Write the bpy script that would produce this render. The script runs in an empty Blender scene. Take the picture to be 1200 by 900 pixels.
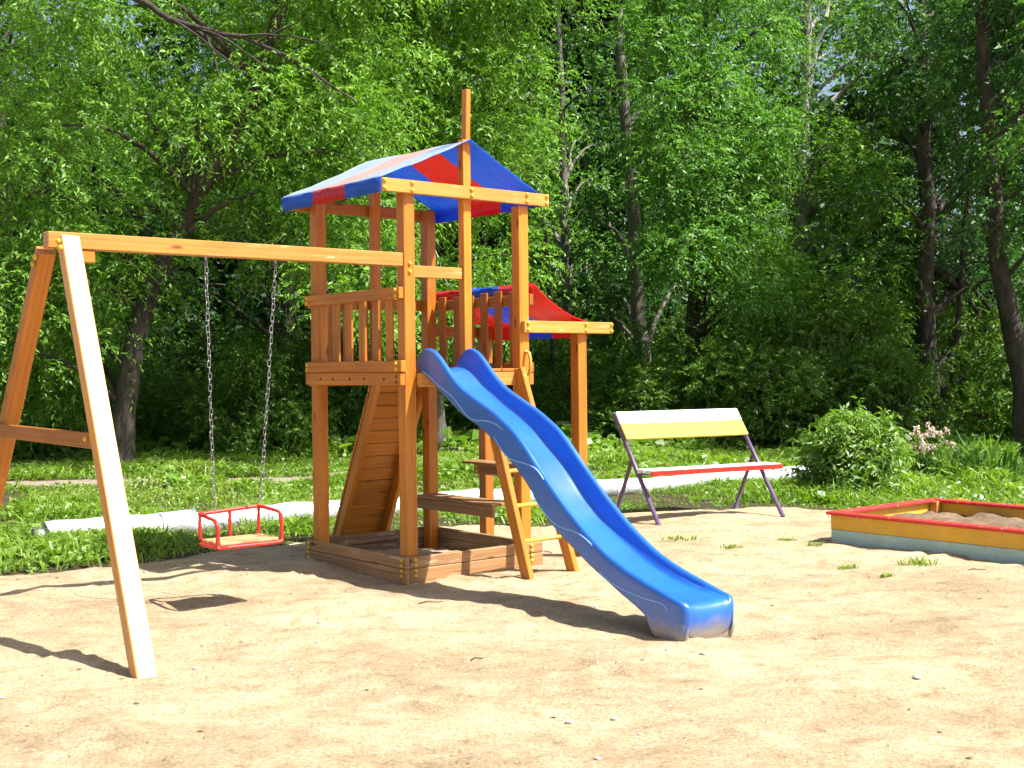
import bpy, math, random
import numpy as np
from mathutils import Matrix, Vector

random.seed(7)
RNG = np.random.default_rng(11)
scene = bpy.context.scene
COL = scene.collection
R = math.radians

# ------------------------------------------------------------------ camera
FPX, PITCH, ROLL, CAMH = 1483.9, 0.0122, -0.0099, 1.5
cam_d = bpy.data.cameras.new('camera')
cam = bpy.data.objects.new('camera', cam_d)
COL.objects.link(cam)
cam_d.sensor_width = 36.0
cam_d.lens = FPX / 1200 * 36
cam_d.clip_end = 2000
cam.matrix_world = (Matrix.Translation((0, 0, CAMH)) @ Matrix.Rotation(math.pi / 2 - PITCH, 4, 'X')
                    @ Matrix.Rotation(ROLL, 4, 'Z'))
scene.camera = cam


def at(px, py, Y):
    """world point at depth Y for a position measured in the 1200 x 900 photograph"""
    X, Yp = px - 600, py - 450
    c, s = math.cos(-ROLL), math.sin(-ROLL)
    X, Yp = c * X - s * Yp, s * X + c * Yp
    X /= FPX
    u = -Yp / FPX
    cy, sy = math.cos(PITCH), math.sin(PITCH)
    d = np.array([X, cy + u * sy, -sy + u * cy])
    return np.array([0, 0, CAMH]) + d * (Y / d[1])


# ------------------------------------------------------------------ node helpers
def new_mat(name):
    m = bpy.data.materials.new(name)
    m.use_nodes = True
    nt = m.node_tree
    nt.nodes.clear()
    out = nt.nodes.new('ShaderNodeOutputMaterial')
    bs = nt.nodes.new('ShaderNodeBsdfPrincipled')
    nt.links.new(bs.outputs[0], out.inputs[0])
    return m, nt, bs, out


def N(nt, typ, **kw):
    n = nt.nodes.new(typ)
    for k, v in kw.items():
        if k in n.inputs:
            n.inputs[k].default_value = v
        else:
            setattr(n, k, v)
    return n


def L(nt, a, b):
    nt.links.new(a, b)


def ramp(nt, fac, stops):
    r = nt.nodes.new('ShaderNodeValToRGB')
    els = r.color_ramp.elements
    while len(els) > 1:
        els.remove(els[-1])
    els[0].position, els[0].color = stops[0][0], (*stops[0][1], 1)
    for p, c in stops[1:]:
        e = els.new(p)
        e.color = (*c, 1)
    nt.links.new(fac, r.inputs[0])
    return r


def mixc(nt, fac, a, b, mode='MIX'):
    m = nt.nodes.new('ShaderNodeMix')
    m.data_type = 'RGBA'
    m.blend_type = mode
    for inp, v in ((m.inputs[0], fac), (m.inputs[6], a), (m.inputs[7], b)):
        if hasattr(v, 'links') or isinstance(v, bpy.types.NodeSocket):
            nt.links.new(v, inp)
        elif isinstance(v, (int, float)):
            inp.default_value = v
        else:
            inp.default_value = (*v, 1)
    return m.outputs[2]


def bump(nt, bs, h, strength=.3, dist=.01):
    b = nt.nodes.new('ShaderNodeBump')
    b.inputs['Strength'].default_value = strength
    b.inputs['Distance'].default_value = dist
    nt.links.new(h, b.inputs['Height'])
    nt.links.new(b.outputs[0], bs.inputs['Normal'])


def attr(nt, name):
    n = nt.nodes.new('ShaderNodeAttribute')
    n.attribute_name = name
    return n


def noise(nt, vec, scale, detail=4, rough=.55, vscale=None):
    if vscale is not None:
        mp = nt.nodes.new('ShaderNodeMapping')
        mp.inputs['Scale'].default_value = vscale
        nt.links.new(vec, mp.inputs[0])
        vec = mp.outputs[0]
    n = nt.nodes.new('ShaderNodeTexNoise')
    n.inputs['Scale'].default_value = scale
    n.inputs['Detail'].default_value = detail
    n.inputs['Roughness'].default_value = rough
    nt.links.new(vec, n.inputs['Vector'])
    return n


# ------------------------------------------------------------------ materials
def wood_mat(name, dark, mid, light, rough=.42, wear=None, wear_amt=.0, grain=1.0):
    m, nt, bs, out = new_mat(name)
    a = attr(nt, 'wc').outputs['Vector']
    g = noise(nt, a, 1.0, 6, .6, (1.6, 34 * grain, 34 * grain))
    wv = N(nt, 'ShaderNodeTexWave', Scale=1.0, Distortion=7.0, Detail=3.0)
    wv.bands_direction = 'Y'
    mp = N(nt, 'ShaderNodeMapping')
    mp.inputs['Scale'].default_value = (.8, 9, 9)
    L(nt, a, mp.inputs[0]); L(nt, mp.outputs[0], wv.inputs['Vector'])
    ad = N(nt, 'ShaderNodeMath', operation='MULTIPLY_ADD')
    L(nt, wv.outputs['Fac'], ad.inputs[0]); ad.inputs[1].default_value = .16
    L(nt, g.outputs['Fac'], ad.inputs[2])
    col = ramp(nt, ad.outputs[0], [(.22, dark), (.56, mid), (.95, light)]).outputs[0]
    # knots
    vo = N(nt, 'ShaderNodeTexVoronoi', Scale=1.0)
    mp2 = N(nt, 'ShaderNodeMapping'); mp2.inputs['Scale'].default_value = (2.3, 8, 8)
    L(nt, a, mp2.inputs[0]); L(nt, mp2.outputs[0], vo.inputs['Vector'])
    kn = ramp(nt, vo.outputs['Distance'], [(.06, (1, 1, 1)), (.14, (0, 0, 0))]).outputs[0]
    kd = tuple(c * .45 for c in dark)
    col = mixc(nt, kn, col, kd)
    # slow colour drift along each board
    dr = noise(nt, a, .9, 3, .6)
    drr = ramp(nt, dr.outputs['Fac'], [(.3, (.66, .66, .66)), (.7, (1.10, 1.10, 1.10))]).outputs[0]
    col = mixc(nt, 1.0, col, drr, 'MULTIPLY')
    if wear:
        w = noise(nt, a, 1.0, 8, .7, (3, 22, 22))
        wr = ramp(nt, w.outputs['Fac'], [(.62 - wear_amt, (0, 0, 0)), (.70 - wear_amt, (1, 1, 1))]).outputs[0]
        col = mixc(nt, wr, col, wear)
    oi = N(nt, 'ShaderNodeObjectInfo')
    orr = ramp(nt, oi.outputs['Random'], [(0, (.90, .87, .83)), (.5, (1.06, 1.06, 1.04)), (1, (1.18, 1.20, 1.20))]).outputs[0]
    col = mixc(nt, 1.0, col, orr, 'MULTIPLY')
    # drying cracks along the grain
    ck = noise(nt, a, 1.0, 4, .6, (.9, 75, 75))
    ckr = ramp(nt, ck.outputs['Fac'], [(.27, (.45, .42, .40)), (.33, (1, 1, 1))]).outputs[0]
    col = mixc(nt, 1.0, col, ckr, 'MULTIPLY')
    L(nt, col, bs.inputs['Base Color'])
    bs.inputs['Roughness'].default_value = rough
    bump(nt, bs, g.outputs['Fac'], .35, .004)
    return m


WOOD = wood_mat('stained_pine', (.36, .108, .008), (.51, .178, .014), (.62, .238, .027), wear=(.58, .33, .14), wear_amt=.0)
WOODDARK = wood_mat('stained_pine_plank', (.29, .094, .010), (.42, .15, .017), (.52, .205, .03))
WOODPALE = wood_mat('pale_pine', (.46, .185, .032), (.60, .265, .055), (.68, .34, .09), wear=(.72, .52, .28), wear_amt=.02, rough=.34)  # paler tone, mostly on the front beams and front swing leg
WOODWORN = wood_mat('worn_pine', (.17, .075, .028), (.32, .165, .066), (.43, .25, .105), wear=(.42, .31, .19), wear_amt=.05, rough=.6)
WOODGREY = wood_mat('ground_pine', (.10, .06, .034), (.21, .13, .066), (.32, .21, .11), wear=(.40, .31, .2), wear_amt=.08, rough=.75)


def paint_mat(name, col, chip, chip_amt=0.0, rough=.4, scale=14, dirt=None):
    m, nt, bs, out = new_mat(name)
    tc = N(nt, 'ShaderNodeTexCoord')
    v = tc.outputs['Object']
    n1 = noise(nt, v, scale, 8, .7)
    r1 = ramp(nt, n1.outputs['Fac'], [(.66 - chip_amt, (0, 0, 0)), (.69 - chip_amt, (1, 1, 1))]).outputs[0]
    n2 = noise(nt, v, 3.1, 4, .6)
    var = ramp(nt, n2.outputs['Fac'], [(.3, (.82, .82, .82)), (.7, (1.06, 1.06, 1.06))]).outputs[0]
    c = mixc(nt, 1.0, col, var, 'MULTIPLY')
    if dirt:
        n3 = noise(nt, v, 7, 6, .7)
        dr = ramp(nt, n3.outputs['Fac'], [(.5, (0, 0, 0)), (.8, (.6, .6, .6))]).outputs[0]
        c = mixc(nt, dr, c, dirt)
    c = mixc(nt, r1, c, chip)
    L(nt, c, bs.inputs['Base Color'])
    bs.inputs['Roughness'].default_value = rough
    n4 = noise(nt, v, 60, 4, .6)
    bump(nt, bs, n4.outputs['Fac'], .12, .003)
    return m


RED = paint_mat('red_paint', (.56, .022, .012), (.20, .09, .05), .05, .4, 30)
REDWORN = paint_mat('worn_red_paint', (.62, .035, .03), (.62, .34, .27), .06, .45, 22)
YELLOW = paint_mat('yellow_paint', (.74, .43, .035), (.42, .26, .10), .03, .5, 22, dirt=(.62, .40, .13))
TURQ = paint_mat('turquoise_paint', (.42, .62, .55), (.40, .33, .24), .04, .6, 18, dirt=(.44, .42, .33))
LEMON = paint_mat('lemon_paint', (.53, .44, .085), (.42, .34, .16), .0, .75, 20)
LEMON.node_tree.nodes['Principled BSDF'].inputs['Specular IOR Level'].default_value = .15
WHITE = paint_mat('white_paint', (.82, .82, .80), (.55, .5, .42), -.02, .45, dirt=(.66, .64, .58))
PURPLE = paint_mat('purple_paint', (.13, .08, .16), (.08, .05, .04), .06, .45, 26)
BOLT = paint_mat('yellow_plastic', (.62, .40, .03), (.5, .34, .06), -.1, .35)
RUNG = paint_mat('yellow_rung_paint', (.62, .37, .06), (.6, .42, .16), -.02, .4)
SEATWOOD = wood_mat('seat_wood', (.50, .17, .07), (.66, .30, .13), (.74, .42, .22), wear=(.60, .14, .07), wear_amt=.1, rough=.5)

# slide plastic: glossy blue, sand dust rubbed on near the ground
SLIDE, nt, bs, out = new_mat('blue_plastic')
tc = N(nt, 'ShaderNodeTexCoord')
sep = N(nt, 'ShaderNodeSeparateXYZ'); L(nt, tc.outputs['Object'], sep.inputs[0])
n1 = noise(nt, tc.outputs['Object'], 6, 6, .65)
mr = N(nt, 'ShaderNodeMath', operation='MULTIPLY_ADD'); L(nt, n1.outputs['Fac'], mr.inputs[0]); mr.inputs[1].default_value = -.24
mr.inputs[2].default_value = .225
sb = N(nt, 'ShaderNodeMath', operation='SUBTRACT'); L(nt, mr.outputs[0], sb.inputs[0]); L(nt, sep.outputs[2], sb.inputs[1])
dm = N(nt, 'ShaderNodeMath', operation='MULTIPLY'); L(nt, sb.outputs[0], dm.inputs[0]); dm.inputs[1].default_value = 10; dm.use_clamp = True
dm2 = N(nt, 'ShaderNodeMath', operation='MULTIPLY'); L(nt, dm.outputs[0], dm2.inputs[0]); dm2.inputs[1].default_value = .9
n2 = noise(nt, tc.outputs['Object'], 2.2, 5, .6, (1, .35, 1))
cb = ramp(nt, n2.outputs['Fac'], [(.3, (.006, .088, .42)), (.7, (.015, .142, .55))]).outputs[0]
scr = noise(nt, tc.outputs['Object'], 1, 7, .75, (60, 4, 4))
sr = ramp(nt, scr.outputs['Fac'], [(.62, (0, 0, 0)), (.80, (.35, .35, .35))]).outputs[0]
cb = mixc(nt, sr, cb, (.16, .32, .68))
cb = mixc(nt, dm2.outputs[0], cb, (.30, .245, .175))
L(nt, cb, bs.inputs['Base Color'])
rr = N(nt, 'ShaderNodeMath', operation='MULTIPLY_ADD'); L(nt, scr.outputs['Fac'], rr.inputs[0]); rr.inputs[1].default_value = .22; rr.inputs[2].default_value = .26
bs.inputs['Coat Weight'].default_value = .5; bs.inputs['Coat Roughness'].default_value = .22
L(nt, rr.outputs[0], bs.inputs['Roughness'])
bs.inputs['Specular IOR Level'].default_value = .6
b2 = noise(nt, tc.outputs['Object'], 5, 3, .5)
bump(nt, bs, b2.outputs['Fac'], .25, .012)
SLIDEBEAD, nt, bs, out = new_mat('pale_blue_seam')
bs.inputs['Base Color'].default_value = (.22, .42, .80, 1); bs.inputs['Roughness'].default_value = .4


def fabric(name, col):
    m, nt, bs, out = new_mat(name)
    tc = N(nt, 'ShaderNodeTexCoord')
    n1 = noise(nt, tc.outputs['Object'], 3, 4, .6)
    v = ramp(nt, n1.outputs['Fac'], [(.3, (.92, .92, .92)), (.7, (1.05, 1.05, 1.05))]).outputs[0]
    c = mixc(nt, 1.0, col, v, 'MULTIPLY')
    L(nt, c, bs.inputs['Base Color'])
    bs.inputs['Roughness'].default_value = .34
    bs.inputs['Specular IOR Level'].default_value = .8
    bs.inputs['Sheen Weight'].default_value = .12
    bs.inputs['Sheen Roughness'].default_value = .45
    bs.inputs['Sheen Tint'].default_value = (1, 1, 1, 1)
    bump(nt, bs, noise(nt, tc.outputs['Object'], 9, 3, .5, (1, 1.6, 1)).outputs['Fac'], .55, .03)
    tr = N(nt, 'ShaderNodeBsdfTranslucent'); L(nt, c, tr.inputs[0])
    mx = N(nt, 'ShaderNodeMixShader'); mx.inputs[0].default_value = .42
    L(nt, bs.outputs[0], mx.inputs[1]); L(nt, tr.outputs[0], mx.inputs[2]); L(nt, mx.outputs[0], out.inputs[0])
    return m


FBLUE = fabric('blue_tarpaulin', (.008, .125, .72))
FRED = fabric('red_tarpaulin', (.66, .008, .012))
# paler outer slopes: glare of overexposed sunlight put into the fabric colour
FBLUEGLARE = fabric('glare_blue_tarpaulin', (.55, .66, .79))
FREDGLARE = fabric('glare_red_tarpaulin', (.78, .53, .48))


def metal(name, col, rough=.35, bumpy=0.0, metallic=1.0):
    m, nt, bs, out = new_mat(name)
    tc = N(nt, 'ShaderNodeTexCoord')
    n1 = noise(nt, tc.outputs['Object'], 12, 6, .65)
    v = ramp(nt, n1.outputs['Fac'], [(.3, tuple(c * .6 for c in col)), (.65, col)]).outputs[0]
    L(nt, v, bs.inputs['Base Color'])
    bs.inputs['Metallic'].default_value = metallic
    bs.inputs['Roughness'].default_value = rough
    if bumpy:
        bump(nt, bs, noise(nt, tc.outputs['Object'], 9, 5, .6).outputs['Fac'], bumpy, .03)
    return m


CHAIN = metal('galvanised_steel', (.40, .40, .41), .42)
FOIL = metal('foil_wrap', (.82, .83, .86), .42, .9, .55)

# bark
def bark(name, a, b, scale=1.0):
    m, nt, bs, out = new_mat(name)
    tc = N(nt, 'ShaderNodeTexCoord')
    n1 = noise(nt, tc.outputs['Object'], 9 * scale, 7, .68, (1, 1, .28))
    c = ramp(nt, n1.outputs['Fac'], [(.34, a), (.66, b)]).outputs[0]
    n2 = noise(nt, tc.outputs['Object'], 1.3, 4, .6)
    v = ramp(nt, n2.outputs['Fac'], [(.3, (.65, .65, .65)), (.7, (1.15, 1.15, 1.15))]).outputs[0]
    L(nt, mixc(nt, 1.0, c, v, 'MULTIPLY'), bs.inputs['Base Color'])
    bs.inputs['Roughness'].default_value = .9
    bump(nt, bs, n1.outputs['Fac'], .8, .05)
    return m


BARKD = bark('dark_bark', (.022, .017, .012), (.085, .068, .05))
BARKG = bark('grey_bark', (.075, .068, .055), (.23, .205, .165))
BARKP = bark('pale_bark', (.13, .125, .11), (.42, .40, .36))
TWIGP = bark('pale_twig_bark', (.25, .21, .17), (.46, .41, .34))


def leaf_mat(name, c0, c1, c2, trans=.42, rough=.5, gloss=.035):
    m = bpy.data.materials.new(name)
    m.use_nodes = True
    nt = m.node_tree
    nt.nodes.clear()
    out = nt.nodes.new('ShaderNodeOutputMaterial')
    a = attr(nt, 'lv')
    c = ramp(nt, a.outputs['Fac'], [(0, c0), (.55, c1), (1, c2)]).outputs[0]
    df = N(nt, 'ShaderNodeBsdfDiffuse'); L(nt, c, df.inputs[0])
    tr = N(nt, 'ShaderNodeBsdfTranslucent')
    L(nt, mixc(nt, 1.0, c, (1.2, 1.3, .5), 'MULTIPLY'), tr.inputs[0])
    mx = N(nt, 'ShaderNodeMixShader'); mx.inputs[0].default_value = trans
    L(nt, df.outputs[0], mx.inputs[1]); L(nt, tr.outputs[0], mx.inputs[2])
    gl = N(nt, 'ShaderNodeBsdfGlossy'); gl.inputs['Roughness'].default_value = rough
    mg = N(nt, 'ShaderNodeMixShader'); mg.inputs[0].default_value = gloss
    L(nt, mx.outputs[0], mg.inputs[1]); L(nt, gl.outputs[0], mg.inputs[2]); L(nt, mg.outputs[0], out.inputs[0])
    return m


LEAF_BRIGHT = leaf_mat('maple_leaf', (.085, .20, .018), (.170, .36, .034), (.30, .50, .08))
LEAF_MID = leaf_mat('poplar_leaf', (.06, .18, .024), (.125, .30, .042), (.24, .43, .08))
LEAF_DARK = leaf_mat('elm_leaf', (.032, .10, .024), (.062, .165, .038), (.12, .24, .055))
LEAF_DEEP = leaf_mat('deep_wood_leaf', (.018, .055, .014), (.034, .092, .022), (.06, .13, .032))
LEAF_SHRUB = leaf_mat('shrub_leaf', (.065, .15, .016), (.115, .225, .025), (.18, .30, .04))
LEAF_PEONY = leaf_mat('peony_leaf', (.10, .215, .02), (.165, .30, .03), (.24, .37, .05), gloss=.06)
GRASSM = leaf_mat('grass_blade', (.13, .235, .018), (.21, .34, .03), (.31, .42, .08), trans=.5, rough=.45)
PETAL = leaf_mat('pink_petal', (.58, .42, .44), (.70, .56, .56), (.80, .72, .68), trans=.3)
IRISM = leaf_mat('iris_leaf', (.07, .16, .03), (.11, .22, .045), (.16, .28, .07))

# ground
GROUND, nt, bs, out = new_mat('sandy_ground')
tc = N(nt, 'ShaderNodeTexCoord')
v = tc.outputs['Object']
big = noise(nt, v, .55, 5, .6, (1, 1.6, 1))
med = noise(nt, v, 4.2, 8, .7, (1, 1.25, 1))
fin = noise(nt, v, 55, 6, .78)
cs = ramp(nt, med.outputs['Fac'], [(.30, (.305, .22, .124)), (.45, (.45, .345, .209)), (.60, (.51, .41, .262)), (.76, (.61, .52, .37))]).outputs[0]
bg = ramp(nt, big.outputs['Fac'], [(.32, (.74, .72, .69)), (.62, (1.10, 1.10, 1.11))]).outputs[0]
cs = mixc(nt, 1.0, cs, bg, 'MULTIPLY')
fr = ramp(nt, fin.outputs['Fac'], [(.30, (.52, .50, .46)), (.58, (1.12, 1.12, 1.12))]).outputs[0]
cs = mixc(nt, 1.0, cs, fr, 'MULTIPLY')
vo = N(nt, 'ShaderNodeTexVoronoi', Scale=38.0); L(nt, v, vo.inputs['Vector'])
spk = ramp(nt, vo.outputs['Distance'], [(.05, (1, 1, 1)), (.10, (0, 0, 0))]).outputs[0]
sel = noise(nt, v, 15, 3, .5)
selr = ramp(nt, sel.outputs['Fac'], [(.56, (0, 0, 0)), (.60, (.75, .75, .75))]).outputs[0]
cs = mixc(nt, mixc(nt, 1.0, spk, selr, 'MULTIPLY'), cs, (.16, .10, .055))
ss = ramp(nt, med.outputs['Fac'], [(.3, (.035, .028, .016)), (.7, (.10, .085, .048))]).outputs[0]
ps = ramp(nt, med.outputs['Fac'], [(.3, (.22, .175, .13)), (.7, (.36, .30, .23))]).outputs[0]
sa = attr(nt, 'sand').outputs['Fac']; pa = attr(nt, 'trail').outputs['Fac']
ed = noise(nt, v, 8, 6, .7)
def edged(fac):
    ad = N(nt, 'ShaderNodeMath', operation='ADD'); L(nt, fac, ad.inputs[0]); L(nt, ed.outputs['Fac'], ad.inputs[1])
    return ramp(nt, ad.outputs[0], [(.92, (0, 0, 0)), (1.02, (1, 1, 1))]).outputs[0]
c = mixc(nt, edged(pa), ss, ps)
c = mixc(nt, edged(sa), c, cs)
L(nt, c, bs.inputs['Base Color'])
bs.inputs['Roughness'].default_value = .95
bs.inputs['Specular IOR Level'].default_value = .15
hh = N(nt, 'ShaderNodeMath', operation='MULTIPLY_ADD'); L(nt, med.outputs['Fac'], hh.inputs[0]); hh.inputs[1].default_value = 2.2
L(nt, fin.outputs['Fac'], hh.inputs[2])
bump(nt, bs, hh.outputs[0], .8, .022)
CHIP, nt, bs, out = new_mat('stone_chips')
a = attr(nt, 'lv')
L(nt, ramp(nt, a.outputs['Fac'], [(0, (.10, .065, .035)), (.45, (.34, .24, .13)), (.7, (.55, .48, .38)), (1, (.80, .77, .72))]).outputs[0], bs.inputs['Base Color'])
bs.inputs['Roughness'].default_value = .85
STONE, nt, bs, out = new_mat('pebble_stone')
tc = N(nt, 'ShaderNodeTexCoord')
n1 = noise(nt, tc.outputs['Object'], 30, 5, .6)
L(nt, ramp(nt, n1.outputs['Fac'], [(.3, (.38, .32, .25)), (.7, (.68, .62, .54))]).outputs[0], bs.inputs['Base Color'])
bs.inputs['Roughness'].default_value = .8
SANDPIT, nt, bs, out = new_mat('pit_sand')
tc = N(nt, 'ShaderNodeTexCoord')
n1 = noise(nt, tc.outputs['Object'], 9, 8, .7)
L(nt, ramp(nt, n1.outputs['Fac'], [(.3, (.10, .062, .034)), (.7, (.215, .142, .082))]).outputs[0], bs.inputs['Base Color'])
bs.inputs['Roughness'].default_value = .95
bump(nt, bs, n1.outputs['Fac'], .8, .03)

# ------------------------------------------------------------------ object helpers
def tag(o, label=None, cat=None, group=None, kind=None):
    if label: o['label'] = label
    if cat: o['category'] = cat
    if group: o['group'] = group
    if kind: o['kind'] = kind
    return o


def empty(name, loc, rz=0.0):
    o = bpy.data.objects.new(name, None)
    o.empty_display_size = .1
    o.location = loc
    o.rotation_euler = (0, 0, rz)
    COL.objects.link(o)
    return o


class MB:
    """collects boards, bars and tubes; build() links them as one mesh object"""

    def __init__(s):
        s.v, s.w, s.f, s.mi, s.sm = [], [], [], [], []

    def add(s, V, Wc, F, mi=0, smooth=False):
        o = len(s.v)
        s.v += [tuple(map(float, p)) for p in V]
        s.w += [tuple(map(float, p)) for p in Wc]
        s.f += [tuple(i + o for i in f) for f in F]
        s.mi += [mi] * len(F)
        s.sm += [smooth] * len(F)
        return s

    def obox(s, c, ax, size, b=.004, mi=0):
        """chamfered box: centre, three unit axes, three full sizes"""
        h = np.array(size, float) / 2
        b = min(b, h.min() * .45)
        ax = np.array(ax, float)
        V, idx = [], {}
        for sx in (-1, 1):
            for sy in (-1, 1):
                for sz in (-1, 1):
                    sg = np.array([sx, sy, sz])
                    for k in range(3):
                        p = sg * (h - b)
                        p[k] = sg[k] * h[k]
                        idx[(sx, sy, sz, k)] = len(V)
                        V.append(p)
        F = []
        pm = (-1, 1)
        for k in range(3):
            i, j = [(1, 2), (0, 2), (0, 1)][k]
            for sk in pm:
                q = []
                for si, sj in ((-1, -1), (1, -1), (1, 1), (-1, 1)):
                    sg = [0, 0, 0]; sg[k] = sk; sg[i] = si; sg[j] = sj
                    q.append(idx[(*sg, k)])
                F.append(q)
            for si in pm:
                for sj in pm:
                    q = []
                    for sk, kk in ((-1, i), (1, i), (1, j), (-1, j)):
                        sg = [0, 0, 0]; sg[k] = sk; sg[i] = si; sg[j] = sj
                        q.append(idx[(*sg, kk)])
                    F.append(q)
        for sx in pm:
            for sy in pm:
                for sz in pm:
                    F.append([idx[(sx, sy, sz, k)] for k in range(3)])
        V = np.array(V)
        G = []
        for f in F:
            p = V[f]
            nrm = np.cross(p[1] - p[0], p[2] - p[0])
            if nrm @ p.mean(0) < 0:
                f = f[::-1]
            G.append(tuple(f))
        if np.linalg.det(ax) < 0:
            G = [g[::-1] for g in G]
        order = list(np.argsort(-np.array(size)))
        off = np.array([random.uniform(0, 40), random.uniform(0, 40), random.uniform(0, 40)])
        Wc = V[:, order] + off
        P = V @ ax + np.array(c, float)
        return s.add(P, Wc, G, mi)

    def box(s, x0, x1, y0, y1, z0, z1, b=.004, mi=0):
        return s.obox(((x0 + x1) / 2, (y0 + y1) / 2, (z0 + z1) / 2), np.eye(3), (x1 - x0, y1 - y0, z1 - z0), b, mi)

    def bar(s, p0, p1, w, h, up=(0, 0, 1), b=.004, mi=0):
        """square bar from p0 to p1: w across, h along 'up'"""
        p0, p1 = np.array(p0, float), np.array(p1, float)
        d = p1 - p0; l = np.linalg.norm(d); d /= l
        u = np.array(up, float); u -= d * (u @ d); u /= np.linalg.norm(u)
        return s.obox((p0 + p1) / 2, [d, np.cross(u, d), u], (l, w, h), b, mi)

    def tube(s, pts, rad, seg=8, mi=0, closed=False, cap=True, squash=None):
        pts = np.array(pts, float)
        n = len(pts)
        rad = np.full(n, rad) if np.isscalar(rad) else np.array(rad, float)
        T = np.gradient(pts, axis=0) if not closed else np.roll(pts, -1, 0) - np.roll(pts, 1, 0)
        T /= np.linalg.norm(T, axis=1)[:, None] + 1e-9
        u = np.cross(T[0], [0, 0, 1.0])
        if np.linalg.norm(u) < 1e-3: u = np.cross(T[0], [0, 1.0, 0])
        u /= np.linalg.norm(u)
        V, Wc = [], []
        acc = 0
        off = random.uniform(0, 40)
        for i in range(n):
            u = u - T[i] * (u @ T[i]); u /= np.linalg.norm(u) + 1e-9
            w = np.cross(T[i], u)
            if i: acc += np.linalg.norm(pts[i] - pts[i - 1])
            for k in range(seg):
                a = 2 * math.pi * k / seg
                V.append(pts[i] + rad[i] * (math.cos(a) * u + math.sin(a) * w))
                Wc.append((acc + off, rad[i] * math.cos(a), rad[i] * math.sin(a)))
        F = []
        for i in range(n if closed else n - 1):
            j = (i + 1) % n
            for k in range(seg):
                k2 = (k + 1) % seg
                F.append((i * seg + k, j * seg + k, j * seg + k2, i * seg + k2)[::-1])
        if cap and not closed:
            F.append(tuple(range(seg)))
            F.append(tuple((n - 1) * seg + k for k in range(seg))[::-1])
        return s.add(V, Wc, F, mi, True)

    def dome(s, c, nrm, r, h, seg=10, mi=0):
        """rounded bolt cap"""
        nrm = np.array(nrm, float)
        a = np.cross(nrm, [0.3, 0.2, 1]); a /= np.linalg.norm(a)
        b = np.cross(nrm, a)
        V, F = [], []
        rings = [(1, 0), (1, .35), (.85, .7), (.5, .95)]
        for q, hh in rings:
            for k in range(seg):
                t = 2 * math.pi * k / seg
                V.append(np.array(c) + nrm * h * hh + r * q * (math.cos(t) * a + math.sin(t) * b))
        V.append(np.array(c) + nrm * h)
        for i in range(len(rings) - 1):
            for k in range(seg):
                k2 = (k + 1) % seg
                F.append((i * seg + k, i * seg + k2, (i + 1) * seg + k2, (i + 1) * seg + k))
        for k in range(seg):
            F.append((3 * seg + k, 3 * seg + (k + 1) % seg, 4 * seg))
        return s.add(V, V, F, mi, True)

    def build(s, name, mats, parent=None, loc=None):
        me = bpy.data.meshes.new(name)
        me.from_pydata(s.v, [], s.f)
        me.validate()
        a = me.attributes.new('wc', 'FLOAT_VECTOR', 'POINT')
        a.data.foreach_set('vector', np.array(s.w, np.float32).ravel())
        for m in (mats if isinstance(mats, (list, tuple)) else [mats]):
            me.materials.append(m)
        me.polygons.foreach_set('material_index', s.mi)
        me.polygons.foreach_set('use_smooth', s.sm)
        me.update()
        o = bpy.data.objects.new(name, me)
        COL.objects.link(o)
        if parent: o.parent = parent
        if loc is not None: o.location = loc
        return o


def quads(name, V, lv, mat, parent=None, smooth=False):
    """many loose four-cornered leaves as one mesh; V is (N,4,3), lv (N,)"""
    n = len(V)
    me = bpy.data.meshes.new(name)
    me.vertices.add(n * 4)
    me.vertices.foreach_set('co', np.ascontiguousarray(V, np.float32).ravel())
    me.loops.add(n * 4)
    me.loops.foreach_set('vertex_index', np.arange(n * 4, dtype=np.int32))
    me.polygons.add(n)
    me.polygons.foreach_set('loop_start', np.arange(0, n * 4, 4, dtype=np.int32))
    me.polygons.foreach_set('loop_total', np.full(n, 4, np.int32))
    a = me.attributes.new('lv', 'FLOAT', 'FACE')
    a.data.foreach_set('value', np.ascontiguousarray(lv, np.float32))
    me.materials.append(mat)
    me.update(calc_edges=True)
    o = bpy.data.objects.new(name, me)
    COL.objects.link(o)
    if parent: o.parent = parent
    return o


def copy_tree(o, parent=None):
    c = o.copy()
    COL.objects.link(c)
    c.parent = parent
    for ch in list(o.children):
        copy_tree(ch, c)
    return c


def nrmz(a):
    return a / (np.linalg.norm(a, axis=-1, keepdims=True) + 1e-9)


def vnoise(x, y, seed=0):
    """smooth 2-D value noise in -1..1"""
    r = np.random.default_rng(seed).random((256, 256))
    xi, yi = np.floor(x).astype(int), np.floor(y).astype(int)
    fx, fy = x - xi, y - yi
    fx = fx * fx * (3 - 2 * fx); fy = fy * fy * (3 - 2 * fy)
    g = lambda i, j: r[i % 256, j % 256]
    return 2 * ((g(xi, yi) * (1 - fx) + g(xi + 1, yi) * fx) * (1 - fy) + (g(xi, yi + 1) * (1 - fx) + g(xi + 1, yi + 1) * fx) * fy) - 1


# ------------------------------------------------------------------ frames of reference
TH = 0.6909
EX = np.array([math.cos(TH), math.sin(TH), 0]); NX = np.array([-math.sin(TH), math.cos(TH), 0])
ORG = np.array([-.754, 9.1006, 0.0])
def tw(x, y, z=0.0):
    return ORG + EX * x + NX * y + np.array([0, 0, z])
W, LL = 1.07, 1.207

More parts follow.
